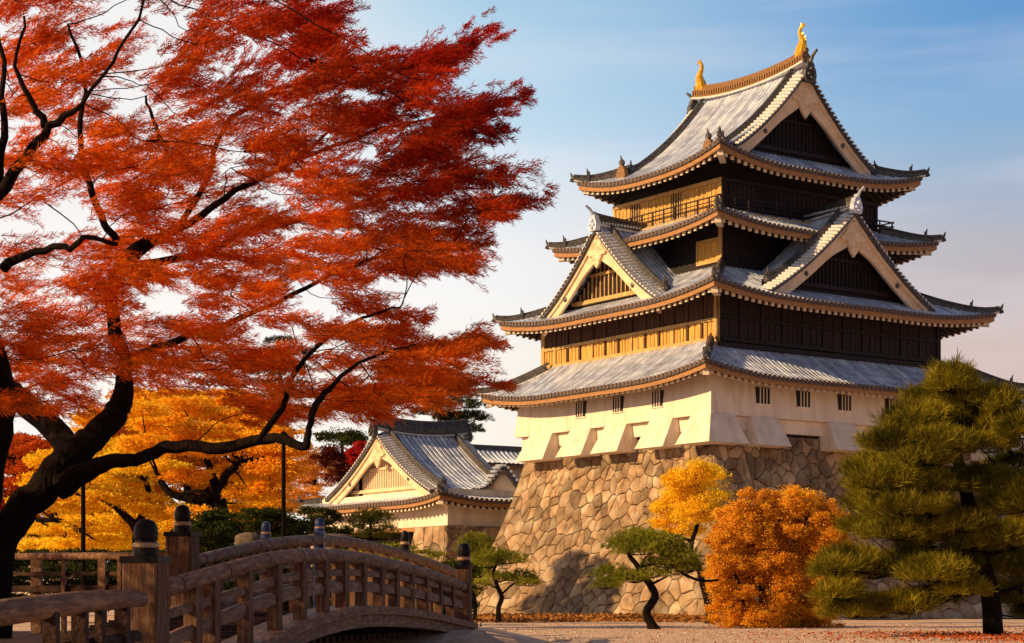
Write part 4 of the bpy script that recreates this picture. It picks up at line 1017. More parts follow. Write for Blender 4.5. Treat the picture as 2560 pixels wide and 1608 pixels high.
def left_rails():
    # wing rail in front of the approach (near) and the one behind it (far)
    def rail_thing(label, pts, r, posts, low, pm):
        f = thing('wooden_railing', (pts[0].x, pts[0].y, 0), label, 'railing', group=None); f.location = (0, 0, 0)
        mb = MB(); n = len(pts); mb.tube(pts, r, 14); obj('handrail', mb, M['bridge'], f, smooth=True)
        for p, w in posts:
            mb = MB(); mb.box(p.x - w / 2, p.x + w / 2, p.y - .07, p.y + .07, -.1, p.z); obj('post', mb, pm, f)
        for a, b, h in low:
            mb = MB(); mb.sweep([a, a.lerp(b, .5), b], .10, h, 0, drop=h / 2); obj('lower_rail', mb, M['bridge_dark'], f)
    P = [pix(-260, 1568, 12.2), pix(-80, 1545, 12.7), pix(60, 1524, 13.6), pix(200, 1506, 14.9), pix(300, 1498, 16.0), pix(352, 1498, 16.7)]
    rail_thing('thick round near railing left of the big dark capped post', P, [.098, .097, .095, .092, .085, .07],
               [(pix(-40, 1540, 12.9), .11), (pix(128, 1518, 14.1), .10), (pix(200, 1508, 14.9), .11), (pix(250, 1502, 15.4), .06), (pix(306, 1500, 16.1), .11)],
               [(pix(-200, 1680, 12.4), pix(340, 1590, 16.5), .10)], M['bridge_dark'])
    Q = [pix(-220, 1393, 27.5), pix(35, 1392, 26.8), pix(180, 1391, 26), pix(330, 1391, 25.6), pix(436, 1391, 25.3)]
    rail_thing('level straight railing behind the maple trunk', Q, .052,
               [(pix(-60, 1395, 27), .10), (pix(92, 1395, 26.5), .14), (pix(160, 1395, 26.1), .05), (pix(256, 1395, 25.8), .10), (pix(300, 1395, 25.7), .05), (pix(390, 1395, 25.4), .10)],
               [(pix(-220, 1436, 27.5), pix(436, 1433, 25.3), .05), (pix(-220, 1474, 27.5), pix(436, 1470, 25.3), .09), (pix(-220, 1500, 27.5), pix(436, 1500, 25.3), .09)], M['bridge'])
    # plank platform of the approach
    mb = MB(); y = 11.0
    while y < 28.5:
        xr = -3.35 + (y - 17) * .18 if y > 17 else -3.3
        mb.box(-11.5, xr - .12, y, y + .27, .33, .40); y += .29
    tag(obj('boardwalk', mb, M['bridge_dark']), 'dark plank boardwalk leading onto the bridge from the left', 'boardwalk')
left_rails()

for px, y0, D, lab in ((709, 1085, 37.0, 'slim black lamp pole behind the middle of the bridge'), (208, 1130, 34.0, 'slim black lamp pole behind the level railing at far left')):
    p = pix(px, 1512, D); t = thing('lamp_pole', (p.x, p.y, 0), lab, 'lamp pole', group=None)
    zt = CAMZ + (HZ - y0) / FPX * D
    mb = MB(); mb.lathe((0, 0, 0), [(.10, -.2), (.10, .35), (.055, .42), (.045, .6), (.04, zt - .25), (.036, zt - .2)], 12); obj('pole', mb, M['pole'], t)
    mb = MB(); mb.lathe((0, 0, zt - .2), [(.036, 0), (.09, .03), (.10, .16), (.06, .22), (.01, .26)], 12); obj('lamp_head', mb, M['pole'], t)

# ------------------------------------------------------------------ foliage tools
def rand_dirs(n, rng):
    v = rng.normal(size=(n, 3)); return v / np.linalg.norm(v, axis=1, keepdims=True)
def diamonds(P, D, L, W, rng, nrm=None):
    n = len(P); D = D / np.linalg.norm(D, axis=1, keepdims=True)
    R_ = rand_dirs(n, rng) if nrm is None else nrm + .45 * rand_dirs(n, rng)
    S = np.cross(D, R_); S /= (np.linalg.norm(S, axis=1, keepdims=True) + 1e-9)
    L = L[:, None] if hasattr(L, '__len__') else L; W = W[:, None] if hasattr(W, '__len__') else W
    V = np.empty((n, 4, 3)); V[:, 0] = P; V[:, 1] = P + D * L * .45 + S * W * .5; V[:, 2] = P + D * L; V[:, 3] = P + D * L * .45 - S * W * .5
    return V.reshape(-1, 3)
def ball(n, rng, shell=.35):
    u = rand_dirs(n, rng); r = rng.uniform(shell ** 3, 1, n) ** (1 / 3.); return u * r[:, None]
def pine_tufts(c, rad, nt, nn, ln, wd, rng, up=1.0, bottom=-.35):
    """tufts of needles over a flattened pad"""
    u = ball(int(nt * 1.6), rng, .45); u = u[u[:, 2] > bottom][:nt]; nt = len(u)
    C = np.array(c) + u * np.array(rad) * (1 + .12 * rng.normal(size=(nt, 1)))
    ax = u * np.array([.75, .75, .5]) + np.array([0, 0, up]) * .75 + .2 * rand_dirs(nt, rng); ax /= np.linalg.norm(ax, axis=1, keepdims=True)
    C = np.repeat(C, nn, 0); A = np.repeat(ax, nn, 0); n = len(C)
    d = A * 1.0 + rand_dirs(n, rng) * .85
    C = C - np.repeat(ax, nn, 0) * ln * .15 + A * (rng.uniform(0, ln * .5, n))[:, None]
    return diamonds(C, d, rng.uniform(.65, 1.1, n) * ln, wd, rng)
def leaf_pad(c, rad, n, L, W, rng, flow=None, shell=.3, flat=.6):
    u = ball(n, rng, shell); P = np.array(c) + u * np.array(rad)
    D = rand_dirs(n, rng) * np.array([1, 1, flat])
    if flow is not None: D = D * .7 + np.array(flow)
    return diamonds(P, D, rng.uniform(.7, 1.3, n) * L, W * rng.uniform(.7, 1.3, n), rng)
def limb_path(pts, seed=0, wob=.02, m=4):
    P = [Vector(p) for p in pts]; out = []; rg = random.Random(seed)
    for i in range(len(P) - 1):
        p0 = P[max(i - 1, 0)]; p1 = P[i]; p2 = P[i + 1]; p3 = P[min(i + 2, len(P) - 1)]
        for j in range(m):
            t = j / m; q = .5 * ((2 * p1) + (-p0 + p2) * t + (2 * p0 - 5 * p1 + 4 * p2 - p3) * t * t + (-p0 + 3 * p1 - 3 * p2 + p3) * t ** 3)
            if i + j: q += Vector((rg.uniform(-wob, wob), rg.uniform(-wob, wob), rg.uniform(-wob, wob)))
            out.append(q)
    out.append(P[-1]); return out
def limb(mb, pts, r0, r1, seed=0, wob=.02, n=7, radii=None):
    C = limb_path(pts, seed, wob); k = len(C)
    if radii:
        rr = [np.interp(i / (k - 1) * (len(radii) - 1), range(len(radii)), radii) for i in range(k)]
    else: rr = [r0 + (r1 - r0) * (i / (k - 1)) for i in range(k)]
    mb.tube(C, rr, n); return C

# ------------------------------------------------------------------ the red maple
def inside(poly, x, y):
    c = False; j = len(poly) - 1
    for i in range(len(poly)):
        if (poly[i][1] > y) != (poly[j][1] > y) and x < (poly[j][0] - poly[i][0]) * (y - poly[i][1]) / (poly[j][1] - poly[i][1]) + poly[i][0]: c = not c
        j = i
    return c
def build_maple():
    rng = np.random.RandomState(5); rg = random.Random(5)
    base = pix(0, 1512, 22.5)
    t = thing('maple_tree', (0, 0, 0), 'huge red and orange maple spreading feathery branches over the bridge', 'tree')
    tr = MB(); nodes = []
    def L_(pts, radii, seed, n=9, wob=.03):          # pts (full px, py, depth), radii in px
        P = [pix(*p) for p in pts]; rr = [r * p[2] / FPX for r, p in zip(radii, pts)]
        C = limb(tr, P, 0, 0, seed, wob, n, radii=rr)
        for c in C: nodes.append(c)
        return C
    L_([(-30, 1680, 22.5), (-26, 1480, 22.5), (-14, 1385, 22.5), (34, 1300, 22.6), (86, 1243, 22.7), (138, 1190, 22.8), (176, 1142, 22.9), (230, 1095, 23), (276, 1050, 23.1), (305, 1000, 23.2), (312, 900, 23.4), (278, 760, 23.6), (322, 645, 23.8), (440, 575, 24), (560, 500, 24.2), (700, 420, 24.5), (820, 330, 24.8)],
       [64, 58, 50, 42, 40, 45, 42, 35, 32, 28, 17, 17, 23, 11, 8, 6, 3], 1, 12)
    L_([(150, 1215, 22.7), (224, 1176, 22.5), (277, 1153, 22.3), (336, 1149, 22.2), (380, 1136, 22.1), (415, 1119, 22), (486, 1116, 21.9), (555, 1122, 21.8), (617, 1105, 21.7), (683, 1096, 21.6), (731, 1107, 21.5), (764, 1117, 21.4), (772, 1070, 21.4), (790, 1015, 21.4), (822, 972, 21.4), (900, 905, 21.5), (1040, 860, 21.6)],
       [36, 24, 19, 16, 16, 16, 15, 15, 14, 13, 12, 11, 8, 9, 7, 4, 2], 2, 10, .012)
    L_([(-60, 1330, 22.4), (-20, 1120, 22), (10, 980, 22), (-30, 820, 22), (-50, 640, 21.8), (-10, 450, 21.6), (8, 300, 21.5), (5, 160, 21.5), (-10, -40, 21.4)], [50, 44, 34, 22, 17, 13, 9, 6, 4], 3, 9)
    L_([(-60, 560, 21.8), (30, 440, 21.5), (80, 370, 21.4), (140, 305, 21.3), (210, 250, 21.2), (300, 120, 21), (380, -20, 21)], [18, 15, 13, 10, 5, 4, 3], 4)
    L_([(112, 318, 21.4), (85, 265, 21.3), (40, 160, 21.2), (60, 40, 21)], [11, 8, 5, 3], 5)
    L_([(290, 600, 23.2), (250, 540, 23), (215, 440, 22.8), (200, 330, 22.6), (210, 190, 22.4), (170, 60, 22)], [10, 9, 8, 7, 5, 3], 6)
    L_([(10, 670, 21.6), (90, 625, 21.4), (180, 620, 21.3), (215, 590, 21.3), (290, 610, 22.5)], [14, 9, 8, 6, 6], 7)
    L_([(330, 660, 23.8), (480, 640, 24), (600, 590, 24.2), (690, 560, 24.6), (860, 530, 25), (1050, 480, 25.2), (1230, 470, 25.3)], [12, 9, 8, 6, 5, 3, 2], 8)
    L_([(440, 575, 24), (520, 440, 24.3), (560, 320, 24.5), (680, 230, 25), (820, 205, 25.4), (960, 215, 25.8)], [8, 7, 6, 5, 3, 2], 9)
    L_([(318, 900, 23.4), (480, 840, 23.2), (640, 780, 23), (800, 700, 23), (960, 640, 23.2), (1130, 620, 23.3)], [12, 9, 7, 5, 4, 2], 10)
    L_([(700, 420, 24.5), (880, 350, 24.7), (1040, 300, 25), (1220, 270, 25.2)], [6, 4, 3, 2], 11)
    L_([(420, 420, 24.3), (425, 405, 24.3), (395, 320, 24), (365, 240, 24)], [9, 8, 5, 3], 12)
    L_([(200, 1150, 22.8), (80, 1020, 24), (-120, 900, 25), (-400, 800, 26), (-700, 700, 26.5)], [34, 30, 26, 20, 10], 13)
    L_([(-10, 980, 22), (-200, 820, 20), (-450, 650, 19), (-800, 520, 18.5)], [26, 22, 16, 8], 14)
    L_([(640, 1108, 21.6), (700, 1020, 21.8), (760, 900, 22), (900, 800, 22.2), (1000, 770, 22.3)], [10, 8, 6, 4, 2], 15)
    poly = [(-40, -60), (760, -60), (800, -10), (860, 40), (850, 110), (880, 150), (950, 140), (1040, 140), (1140, 125), (1190, 105), (1150, 170), (1090, 220), (1140, 250), (1230, 250), (1250, 285), (1180, 330), (1130, 370), (1180, 410), (1250, 430), (1200, 470), (1280, 500), (1250, 535), (1180, 570), (1110, 600), (1180, 620), (1170, 650), (1060, 680), (960, 680), (910, 730), (1000, 790), (990, 830), (1090, 850), (1170, 840), (1180, 880), (1120, 915), (1110, 945), (1190, 960), (1120, 985), (1020, 1000), (940, 1030), (840, 1060), (760, 1070), (680, 1070), (610, 1010), (520, 975), (430, 960), (330, 975), (250, 1010), (150, 1040), (60, 1060), (-40, 1060)]
    pads = []
    def ang(x, y):
        return .62 * math.atan2(900 - y, x + 700) + (.05 if y > 700 else 0)
    # stratified seeds inside the outline; a soft noise opens gaps of sky
    def noise(x, y):
        return .5 + .25 * math.sin(x * .011 + 2.1 * math.sin(y * .009)) + .25 * math.sin(y * .031 - x * .006 + 1.7 * math.sin(x * .013))
    step_x, step_y = 88, 33
    y = -30
    while y < 1040:
        x = -30 + rg.uniform(0, step_x)
        while x < 1300:
            px = x + rg.uniform(-36, 36); py = y + rg.uniform(-17, 17)
            if inside(poly, px, py):
                nn = noise(px, py); keep = .36 + .80 * nn
                if py < 330 and px < 560: keep -= .10
                if py < 420: keep -= .08
                if 520 < py < 690 and px < 260: keep -= .38
                if 740 < py < 860 and 560 < px < 780: keep -= .45
                if 440 < py < 540 and 40 < px < 200: keep -= .3
                if py > 900: keep += .25
                if rg.random() < keep: pads.append((px, py, ang(px, py) + rg.gauss(0, .13), rg.uniform(95, 170), rg.uniform(15, 27), rg.uniform(21.2, 26), 1.0))
            x += step_x
        y += step_y
    # the long feathery plumes at the outer edge
    for (x0, y0, x1, y1, w) in ((640, 60, 880, 40, 30), (700, 130, 870, 95, 30), (1010, 190, 1215, 95, 30), (1120, 140, 1255, 70, 14), (900, 190, 1060, 140, 22), (1060, 330, 1290, 250, 34), (1150, 300, 1325, 232, 16), (980, 400, 1200, 330, 34),
                                (1040, 460, 1300, 435, 26), (1100, 540, 1350, 500, 28), (1180, 500, 1372, 494, 13), (980, 590, 1240, 575, 24), (1000, 640, 1250, 605, 20), (980, 670, 1200, 668, 18), (880, 760, 1080, 805, 22), (820, 830, 1020, 830, 24),
                                (1000, 890, 1230, 840, 30), (1080, 880, 1265, 850, 18), (950, 930, 1180, 925, 24), (1080, 965, 1290, 955, 14), (900, 980, 1120, 975, 20), (860, 300, 1100, 240, 36), (720, 230, 960, 160, 34), (1180, 330, 1250, 330, 14), (840, 1010, 1010, 985, 22)):
        n = max(2, int(math.hypot(x1 - x0, y1 - y0) / 55)); a = math.atan2(y0 - y1, x1 - x0); D = rg.uniform(23, 25.8)
        for i in range(n):
            q = i / max(1, n - 1); pads.append((x0 + (x1 - x0) * q * .72, y0 + (y1 - y0) * q * .72, a + rg.gauss(0, .08), 105 - 25 * q, w * (1 - .5 * q), D, 1.1))
    V = []; tw = MB(); thin = MB()
    sundark = 0
    for i, (px, py, a, ln, wd, D, dens) in enumerate(pads):
        s = D / FPX; c = pix(px, py, D); f = Vector((math.cos(a), rg.uniform(-.25, .25), math.sin(a))); f.normalize(); side = Vector((-f.y, f.x, 0)).normalized(); up = Vector((0, 0, 1))
        l = ln * s * 1.15; w = wd * s; dp = .42                    # length, half height, half depth in metres
        k = int(rg.uniform(16, 25) * dens * (.6 + wd / 30))
        # twigs fan out from the spray's root
        root = c - f * l * .45
        nl_ = 54
        for j in range(k):
            o = root + f * rg.uniform(0, l * .75) + up * rg.gauss(0, w * .45) + side * rg.gauss(0, dp * .6)
            d = (f + up * rg.gauss(-.05, .24) + side * rg.gauss(0, .35)).normalized(); tl = rg.uniform(.30, .62) * l * .8
            droop = rg.uniform(0, .10)
            q = np.linspace(0, 1, nl_)
            P = np.array(o)[None, :] + np.outer(q * tl, np.array(d)) - np.outer(q * q * droop * tl, [0, 0, 1.0])
            P = P + rng.normal(0, .011, P.shape)
            sd = np.where(np.arange(nl_) % 2 == 0, 1, -1)[:, None]
            DD = np.array(d)[None, :] * 1.0 + np.array([0, 0, 1.0])[None, :] * sd * .50 + rng.normal(0, .30, P.shape)
            V.append(diamonds(P, DD, rng.uniform(.040, .105, nl_), rng.uniform(.0065, .0125, nl_), rng))
            if j % 3 == 0:
                e = o + d * tl * 1.12 - up * droop * tl * 1.2; m_ = o + d * tl * .55 - up * droop * tl * .3
                thin.tube([o, m_, e], [.0055, .004, .002], 3, caps=False)
        # branch from the nearest limb
        best = min(nodes, key=lambda n_: (n_ - root).length + 2.2 * max(0, (n_ - root).dot(f)))
        if (best - root).length < 1.9 and abs((best - root).z) < .62 * (best - root).length:
            mid_ = best.lerp(root, .5) + Vector((rg.uniform(-.06, .06), rg.uniform(-.1, .1), rg.uniform(-.05, .03)))
            C = limb_path([best, mid_, root, c + f * l * .3], i, .012, 3); kk = len(C)
            r0 = min(.014, .006 + .003 * (best - root).length)
            tw.tube(C, [r0 + (.004 - r0) * q_ / (kk - 1) for q_ in range(kk)], 5, caps=False)
            if i % 3 == 0: nodes.append(root)
    # the half of the crown that lies left of the picture (it shades the bridge)
    for i in range(330):
        px = rg.uniform(-1900, -330); py = rg.uniform(120, 1010); D = rg.uniform(14, 27)
        if ((px + 800) / 1150) ** 2 + ((py - 560) / 470) ** 2 > 1: continue
        c = pix(px, py, D); V.append(leaf_pad(c, (.62, .6, .16), 300, .10, .045, rng))
    crown = npobj('crown', np.concatenate(V), M['maple'], t)
    obj('twigs', thin, M['bark2'], crown)
    obj('trunk', tr, M['bark'], t, smooth=True); obj('branches', tw, M['bark'], t)
    return t
build_maple()

# ------------------------------------------------------------------ other trees
def pine(name, label, D, trunk, radii, limbs, pads, m,  tuft=(.16, .010), nt=60, nn=14, dspread=.8, seed=1, group=None, bark='bark', up=1.0, puff=(1.08, 1.18)):
    """trunk, limbs in preview pixels; pads (cx,cy,rx,ry)"""
    rng = np.random.RandomState(seed); rg = random.Random(seed); s = D / FPX * 1.0631
    t = thing(name, (0, 0, 0), label, 'tree', group=group)
    mb = MB(); C = limb(mb, [dpx(x, y, D + dz) for x, y, dz in trunk], 0, 0, seed, .02 * s * 20, 9, radii=[r * s for r in radii])
    nodes = list(C)
    for L in limbs:
        pts, r0, r1 = L; C2 = limb(mb, [dpx(x, y, D + dz) for x, y, dz in pts], r0 * s, r1 * s, seed + 3, .01 * s * 20, 6); nodes += C2[1:]
    V = []
    for (cx, cy, rx, ry) in pads:
        rx *= puff[0]; ry *= puff[1]
        dz = rg.uniform(-dspread, dspread); c = dpx(cx, cy, D + dz)
        V.append(pine_tufts(c, (rx * s, rx * s * .9, ry * s), int(nt * 3.6 * rx * ry / 2500.) + 14, nn, tuft[0], tuft[1], rng, up))
        b = min(nodes, key=lambda n_: (n_ - c).length + (2 if n_.z > c.z + ry * s else 0)); e = c - Vector((0, 0, ry * s * .4))
        limb(mb, [b, b.lerp(e, .55) - Vector((0, 0, .04)), e], max(1.2, rx * .06) * s, .8 * s, seed + int(cx), .01, 5)
        for q in range(7):
            a = rg.uniform(0, 6.28); f = e + Vector((math.cos(a) * rx * s * .75, math.sin(a) * rx * s * .7, ry * s * rg.uniform(.1, .8)))
            limb(mb, [e, e.lerp(f, .6) - Vector((0, 0, .03)), f], 1.0 * s, .5 * s, q, .01, 4)
    npobj('crown', np.concatenate(V), m, t); obj('trunk', mb, M[bark], t)
    return t
def leafy(name, label, D, trunk, radii, limbs, pads, m, leaf=(.12, .06), dens=1.0, dspread=1.0, seed=1, group=None, bark='bark', flow=None, sub=7, flat=.6, depth=1.0, cat='tree', puff=1.0):
    rng = np.random.RandomState(seed); rg = random.Random(seed); s = D / FPX * 1.0631
    t = thing(name, (0, 0, 0), label, cat, group=group); mb = MB(); nodes = []
    if trunk: nodes += limb(mb, [dpx(x, y, D + dz) for x, y, dz in trunk], 0, 0, seed, .02, 9, radii=[r * s for r in radii])
    for pts, r0, r1 in limbs: nodes += limb(mb, [dpx(x, y, D + dz) for x, y, dz in pts], r0 * s, r1 * s, seed + 3, .02, 6)
    V = []
    for (cx, cy, rx, ry) in pads:
        ry *= puff
        c = dpx(cx, cy, D + rg.uniform(-dspread, dspread)); n = max(5, int(sub * rx * ry / 500))
        for q in range(n):                          # a pad is many small irregular leaf clumps
            u = ball(1, rng, .5)[0]; sc = rg.uniform(.22, .42)
            cc = np.array(c) + u * np.array([rx * s * .85, rx * s * .8 * depth, ry * s * .8])
            V.append(leaf_pad(cc, (rx * s * sc * 1.2, rx * s * sc, ry * s * sc * (rg.uniform(.5, .9) if puff == 1.0 else rg.uniform(1.0, 1.5))), int(120 * dens), leaf[0] * .72, leaf[1] * .72, rng, flow, .15, flat))
        V.append(leaf_pad(c, (rx * s * 1.05, rx * s * depth, ry * s * 1.05), int(260 * dens), leaf[0] * .72, leaf[1] * .72, rng, flow, .6, flat))
        if nodes:
            b = min(nodes, key=lambda n_: (n_ - c).length); limb(mb, [b, b.lerp(c, .5) + Vector((rg.uniform(-.1, .1), 0, -.05)), c], max(1.0, rx * .05) * s, .6 * s, seed + int(cx), .03, 5)
            for q in range(3):
                u = ball(1, rng, .6)[0]; f = c + Vector((u[0] * rx * s, u[1] * rx * s, u[2] * ry * s)); limb(mb, [c, c.lerp(f, .5), f], .9 * s, .4 * s, q, .02, 4)
    npobj('crown', np.concatenate(V), m, t)
    if mb.v: obj('trunk', mb, M[bark], t)
    return t

# big pine, right edge
pine('black_pine', 'tall bushy pine filling the right edge in front of the keep', 48,
     [(2338, 1530, 0), (2335, 1480, 0), (2328, 1400, 0), (2305, 1300, .1), (2285, 1210, 0), (2262, 1120, -.1), (2250, 1060, 0), (2262, 1000, 0), (2250, 930, 0)], [27, 24, 22, 19, 17, 15, 12, 9, 5],
     [([(2285, 1210, 0), (2200, 1205, -.4), (2100, 1190, -.8), (2040, 1160, -1)], 9, 3), ([(2305, 1300, 0), (2230, 1330, -.5), (2120, 1350, -.9), (2000, 1345, -1)], 9, 3), ([(2262, 1110, 0), (2180, 1090, .3), (2090, 1060, .5)], 8, 3),
      ([(2262, 1110, 0), (2340, 1090, -.4), (2420, 1060, -.5)], 7, 3), ([(2320, 1390, 0), (2230, 1400, -.4), (2110, 1420, -.7)], 7, 3), ([(2305, 1310, 0), (2380, 1290, .3), (2440, 1270, .4)], 8, 3), ([(2328, 1400, 0), (2400, 1380, 0)], 7, 4)],
     [(2238, 905, 46, 42), (2190, 950, 60, 34), (2280, 950, 66, 36), (2340, 958, 56, 34), (2160, 995, 74, 32), (2255, 1000, 84, 34), (2350, 1010, 74, 36), (2405, 1018, 50, 32), (2120, 1045, 84, 32), (2215, 1050, 72, 30), (2320, 1055, 74, 26), (2170, 1085, 64, 22),
      (2050, 1105, 60, 26), (2080, 1140, 80, 30), (2160, 1130, 66, 26), (2230, 1150, 70, 28), (2310, 1140, 66, 30), (2385, 1110, 60, 36), (2060, 1190, 66, 28), (2130, 1200, 84, 30), (2220, 1215, 80, 30), (2350, 1200, 70, 40), (2420, 1180, 50, 50),
      (2040, 1245, 60, 24), (2110, 1260, 78, 26), (2190, 1275, 72, 26), (2370, 1270, 66, 36), (1995, 1320, 60, 26), (1965, 1350, 50, 28), (2040, 1345, 76, 34), (2120, 1350, 80, 32), (2200, 1355, 72, 32), (2380, 1340, 60, 40), (2285, 1375, 50, 26),
      (1975, 1400, 50, 24), (2000, 1440, 66, 30), (2070, 1440, 70, 28), (2130, 1430, 60, 30), (2200, 1410, 50, 24), (2400, 1410, 50, 36), (2250, 1325, 50, 26), (2300, 1285, 50, 26), (2265, 1392, 50, 22), (2430, 1340, 50, 34), (2430, 1440, 40, 30), (2150, 1320, 60, 24), (2270, 1240, 56, 24), (2160, 1235, 60, 22)],
     M['needle'], (.30, .0150), 84, 15, 1.6, 4, up=1.05, puff=(1.08, 1.14))
# garden pines
pine('garden_pine', 'pruned cloud pine with S curved trunk standing before the stone base', 62,
     [(1540, 1486, 0), (1530, 1465, 0), (1520, 1440, 0), (1540, 1405, 0), (1532, 1380, 0), (1512, 1352, 0), (1495, 1325, 0), (1478, 1300, 0), (1500, 1280, 0)], [17, 11, 10, 10, 9, 8, 6, 5, 3],
     [([(1520, 1362, 0), (1470, 1362, -.3), (1420, 1368, -.4)], 5, 2), ([(1500, 1335, 0), (1550, 1325, .3), (1600, 1335, .4)], 4, 2), ([(1580, 1330, .2), (1612, 1352, .3), (1650, 1366, .4), (1690, 1364, .4)], 4, 3), ([(1530, 1375, 0), (1570, 1355, .3)], 4, 2)],
     [(1500, 1266, 52, 18), (1475, 1284, 52, 17), (1540, 1278, 58, 20), (1510, 1296, 62, 18), (1580, 1298, 46, 20), (1604, 1320, 42, 20), (1560, 1326, 46, 17), (1440, 1352, 44, 17), (1480, 1362, 48, 15), (1425, 1378, 34, 13), (1530, 1352, 42, 13), (1620, 1338, 26, 14), (1590, 1345, 36, 12)],
     M['needle2'], (.14, .011), 150, 16, .7, 6, puff=(1.12, 1.3))
pine('garden_pine', 'small pruned pine at the foot of the stone base by the bridge end', 80,
     [(1172, 1462, 0), (1172, 1430, 0), (1180, 1405, 0), (1170, 1380, 0), (1160, 1350, 0), (1170, 1320, 0)], [7, 6, 6, 5, 4, 3],
     [([(1178, 1400, 0), (1205, 1375, .3), (1230, 1368, .3)], 3, 1.5), ([(1172, 1385, 0), (1140, 1370, .3), (1120, 1365, .3)], 3, 1.5)],
     [(1165, 1310, 46, 12), (1190, 1318, 52, 13), (1145, 1328, 40, 12), (1220, 1362, 44, 13), (1180, 1362, 36, 10), (1130, 1352, 34, 12), (1125, 1378, 30, 11), (1240, 1372, 26, 10)],
     M['needle2'], (.15, .013), 170, 16, .7, 8, puff=(1.15, 1.5))
pine('garden_pine', 'rounded green pine half hidden behind the right bridge post', 88,
     [(1115, 1465, 0), (1118, 1420, 0), (1112, 1380, 0), (1116, 1320, 0)], [5, 4, 4, 3], [],
     [(1118, 1272, 34, 13), (1105, 1290, 30, 13), (1130, 1292, 30, 13), (1112, 1315, 26, 12), (1108, 1395, 22, 9), (1130, 1345, 24, 9)], M['needle2'], (.15, .013), 170, 16, .5, 9, puff=(1.2, 1.5))
pine('garden_pine', 'bushy green pine before the white wall of the gatehouse', 100,
     [(865, 1300, 0), (868, 1270, 0), (872, 1240, 0), (865, 1215, 0)], [6, 5, 4, 3], [],
     [(868, 1212, 36, 11), (890, 1222, 36, 12), (850, 1228, 34, 12), (880, 1240, 46, 12), (835, 1250, 36, 11), (905, 1252, 30, 10), (870, 1262, 44, 10)], M['needle2'], (.17, .015), 170, 14, .5, 10, puff=(1.15, 1.4))
# far pines with level plates of needles
pine('tall_pine', 'tall layered pine rising behind the gatehouse roof', 152,
     [(1032, 1060, 0), (1034, 1000, 0), (1030, 940, 0), (1033, 870, 0)], [8, 6, 5, 2], [],
     [(1030, 880, 40, 9), (1070, 905, 48, 8), (1000, 912, 46, 8), (1090, 930, 46, 8), (1045, 925, 50, 7), (985, 945, 48, 8), (1075, 955, 60, 8), (1010, 972, 40, 7), (1100, 985, 50, 10), (1060, 985, 40, 8), (1085, 1012, 50, 9), (1045, 1012, 36, 8), (1075, 1030, 30, 5)],
     M['needle3'], (.34, .04), 200, 12, 1.5, 12, bark='bark2', puff=(1.12, 1.6))
pine('tall_pine', 'tall layered pine seen through the maple branches left of the gatehouse', 150,
     [(668, 1100, 0), (662, 1000, 0), (658, 900, 0), (655, 800, 0)], [8, 7, 5, 2], [],
     [(660, 805, 40, 9), (690, 830, 46, 8), (640, 850, 50, 9), (680, 868, 56, 8), (620, 880, 50, 9), (665, 905, 60, 9), (700, 930, 50, 9), (620, 940, 50, 9), (660, 965, 60, 10)],
     M['needle3'], (.30, .035), 190, 12, 1.5, 13, bark='bark2')
# yellow and orange trees by the keep
leafy('yellow_tree', 'golden yellow tree leaning over the foot of the stone base', 78,
      [(1668, 1475, 0), (1665, 1420, 0), (1640, 1330, 0), (1625, 1290, 0), (1640, 1230, 0), (1650, 1160, 0)], [10, 9, 7, 6, 5, 2],
      [([(1632, 1280, 0), (1600, 1262, 0), (1575, 1268, 0)], 5, 2)],
      [(1640, 1105, 50, 24), (1680, 1125, 46, 24), (1610, 1125, 50, 24), (1600, 1160, 56, 24), (1660, 1165, 60, 28), (1575, 1195, 50, 20), (1630, 1205, 60, 24), (1565, 1225, 46, 16), (1610, 1245, 50, 16), (1680, 1210, 40, 24)],
      M['yellow'], (.13, .065), 1.7, 1.2, 21, puff=1.1)
rb = random.Random(91); BUSH = []
while len(BUSH) < 120:
    a, b = rb.uniform(-1, 1), rb.uniform(-1, 1)
    if abs(a) ** 2.4 + abs(b) ** 2.8 > 1: continue
    if any(math.hypot((1832 + 150 * a - p[0]) / 1.0, (1312 + 158 * b - p[1]) * 1.4) < 17 for p in BUSH): continue
    BUSH.append((1832 + 150 * a, 1312 + 158 * b, rb.uniform(22, 44), rb.uniform(17, 30)))
BUSH = [(x, y, a, b) for x, y, a, b in BUSH] + [(x, 1458 + (x % 9), 44, 20) for x in range(1705, 1960, 34)] + [(1690, y, 34, 24) for y in (1270, 1330, 1390, 1430)] + [(1968, y, 34, 26) for y in (1230, 1290, 1350)]
leafy('orange_tree', 'large rounded orange tree beside the big pine', 66,
      [(1800, 1500, 0), (1795, 1420, 0), (1780, 1330, 0), (1790, 1240, 0)], [9, 8, 6, 3],
      [([(1840, 1490, 0), (1850, 1400, .3), (1890, 1300, .4), (1895, 1220, .4)], 7, 2), ([(1760, 1480, 0), (1740, 1380, -.3), (1700, 1280, -.3)], 6, 2), ([(1870, 1490, 0), (1900, 1420, .2), (1940, 1340, 0)], 6, 2)],
      BUSH,
      M['orange'], (.11, .05), 1.25, .9, 22, puff=1.01)
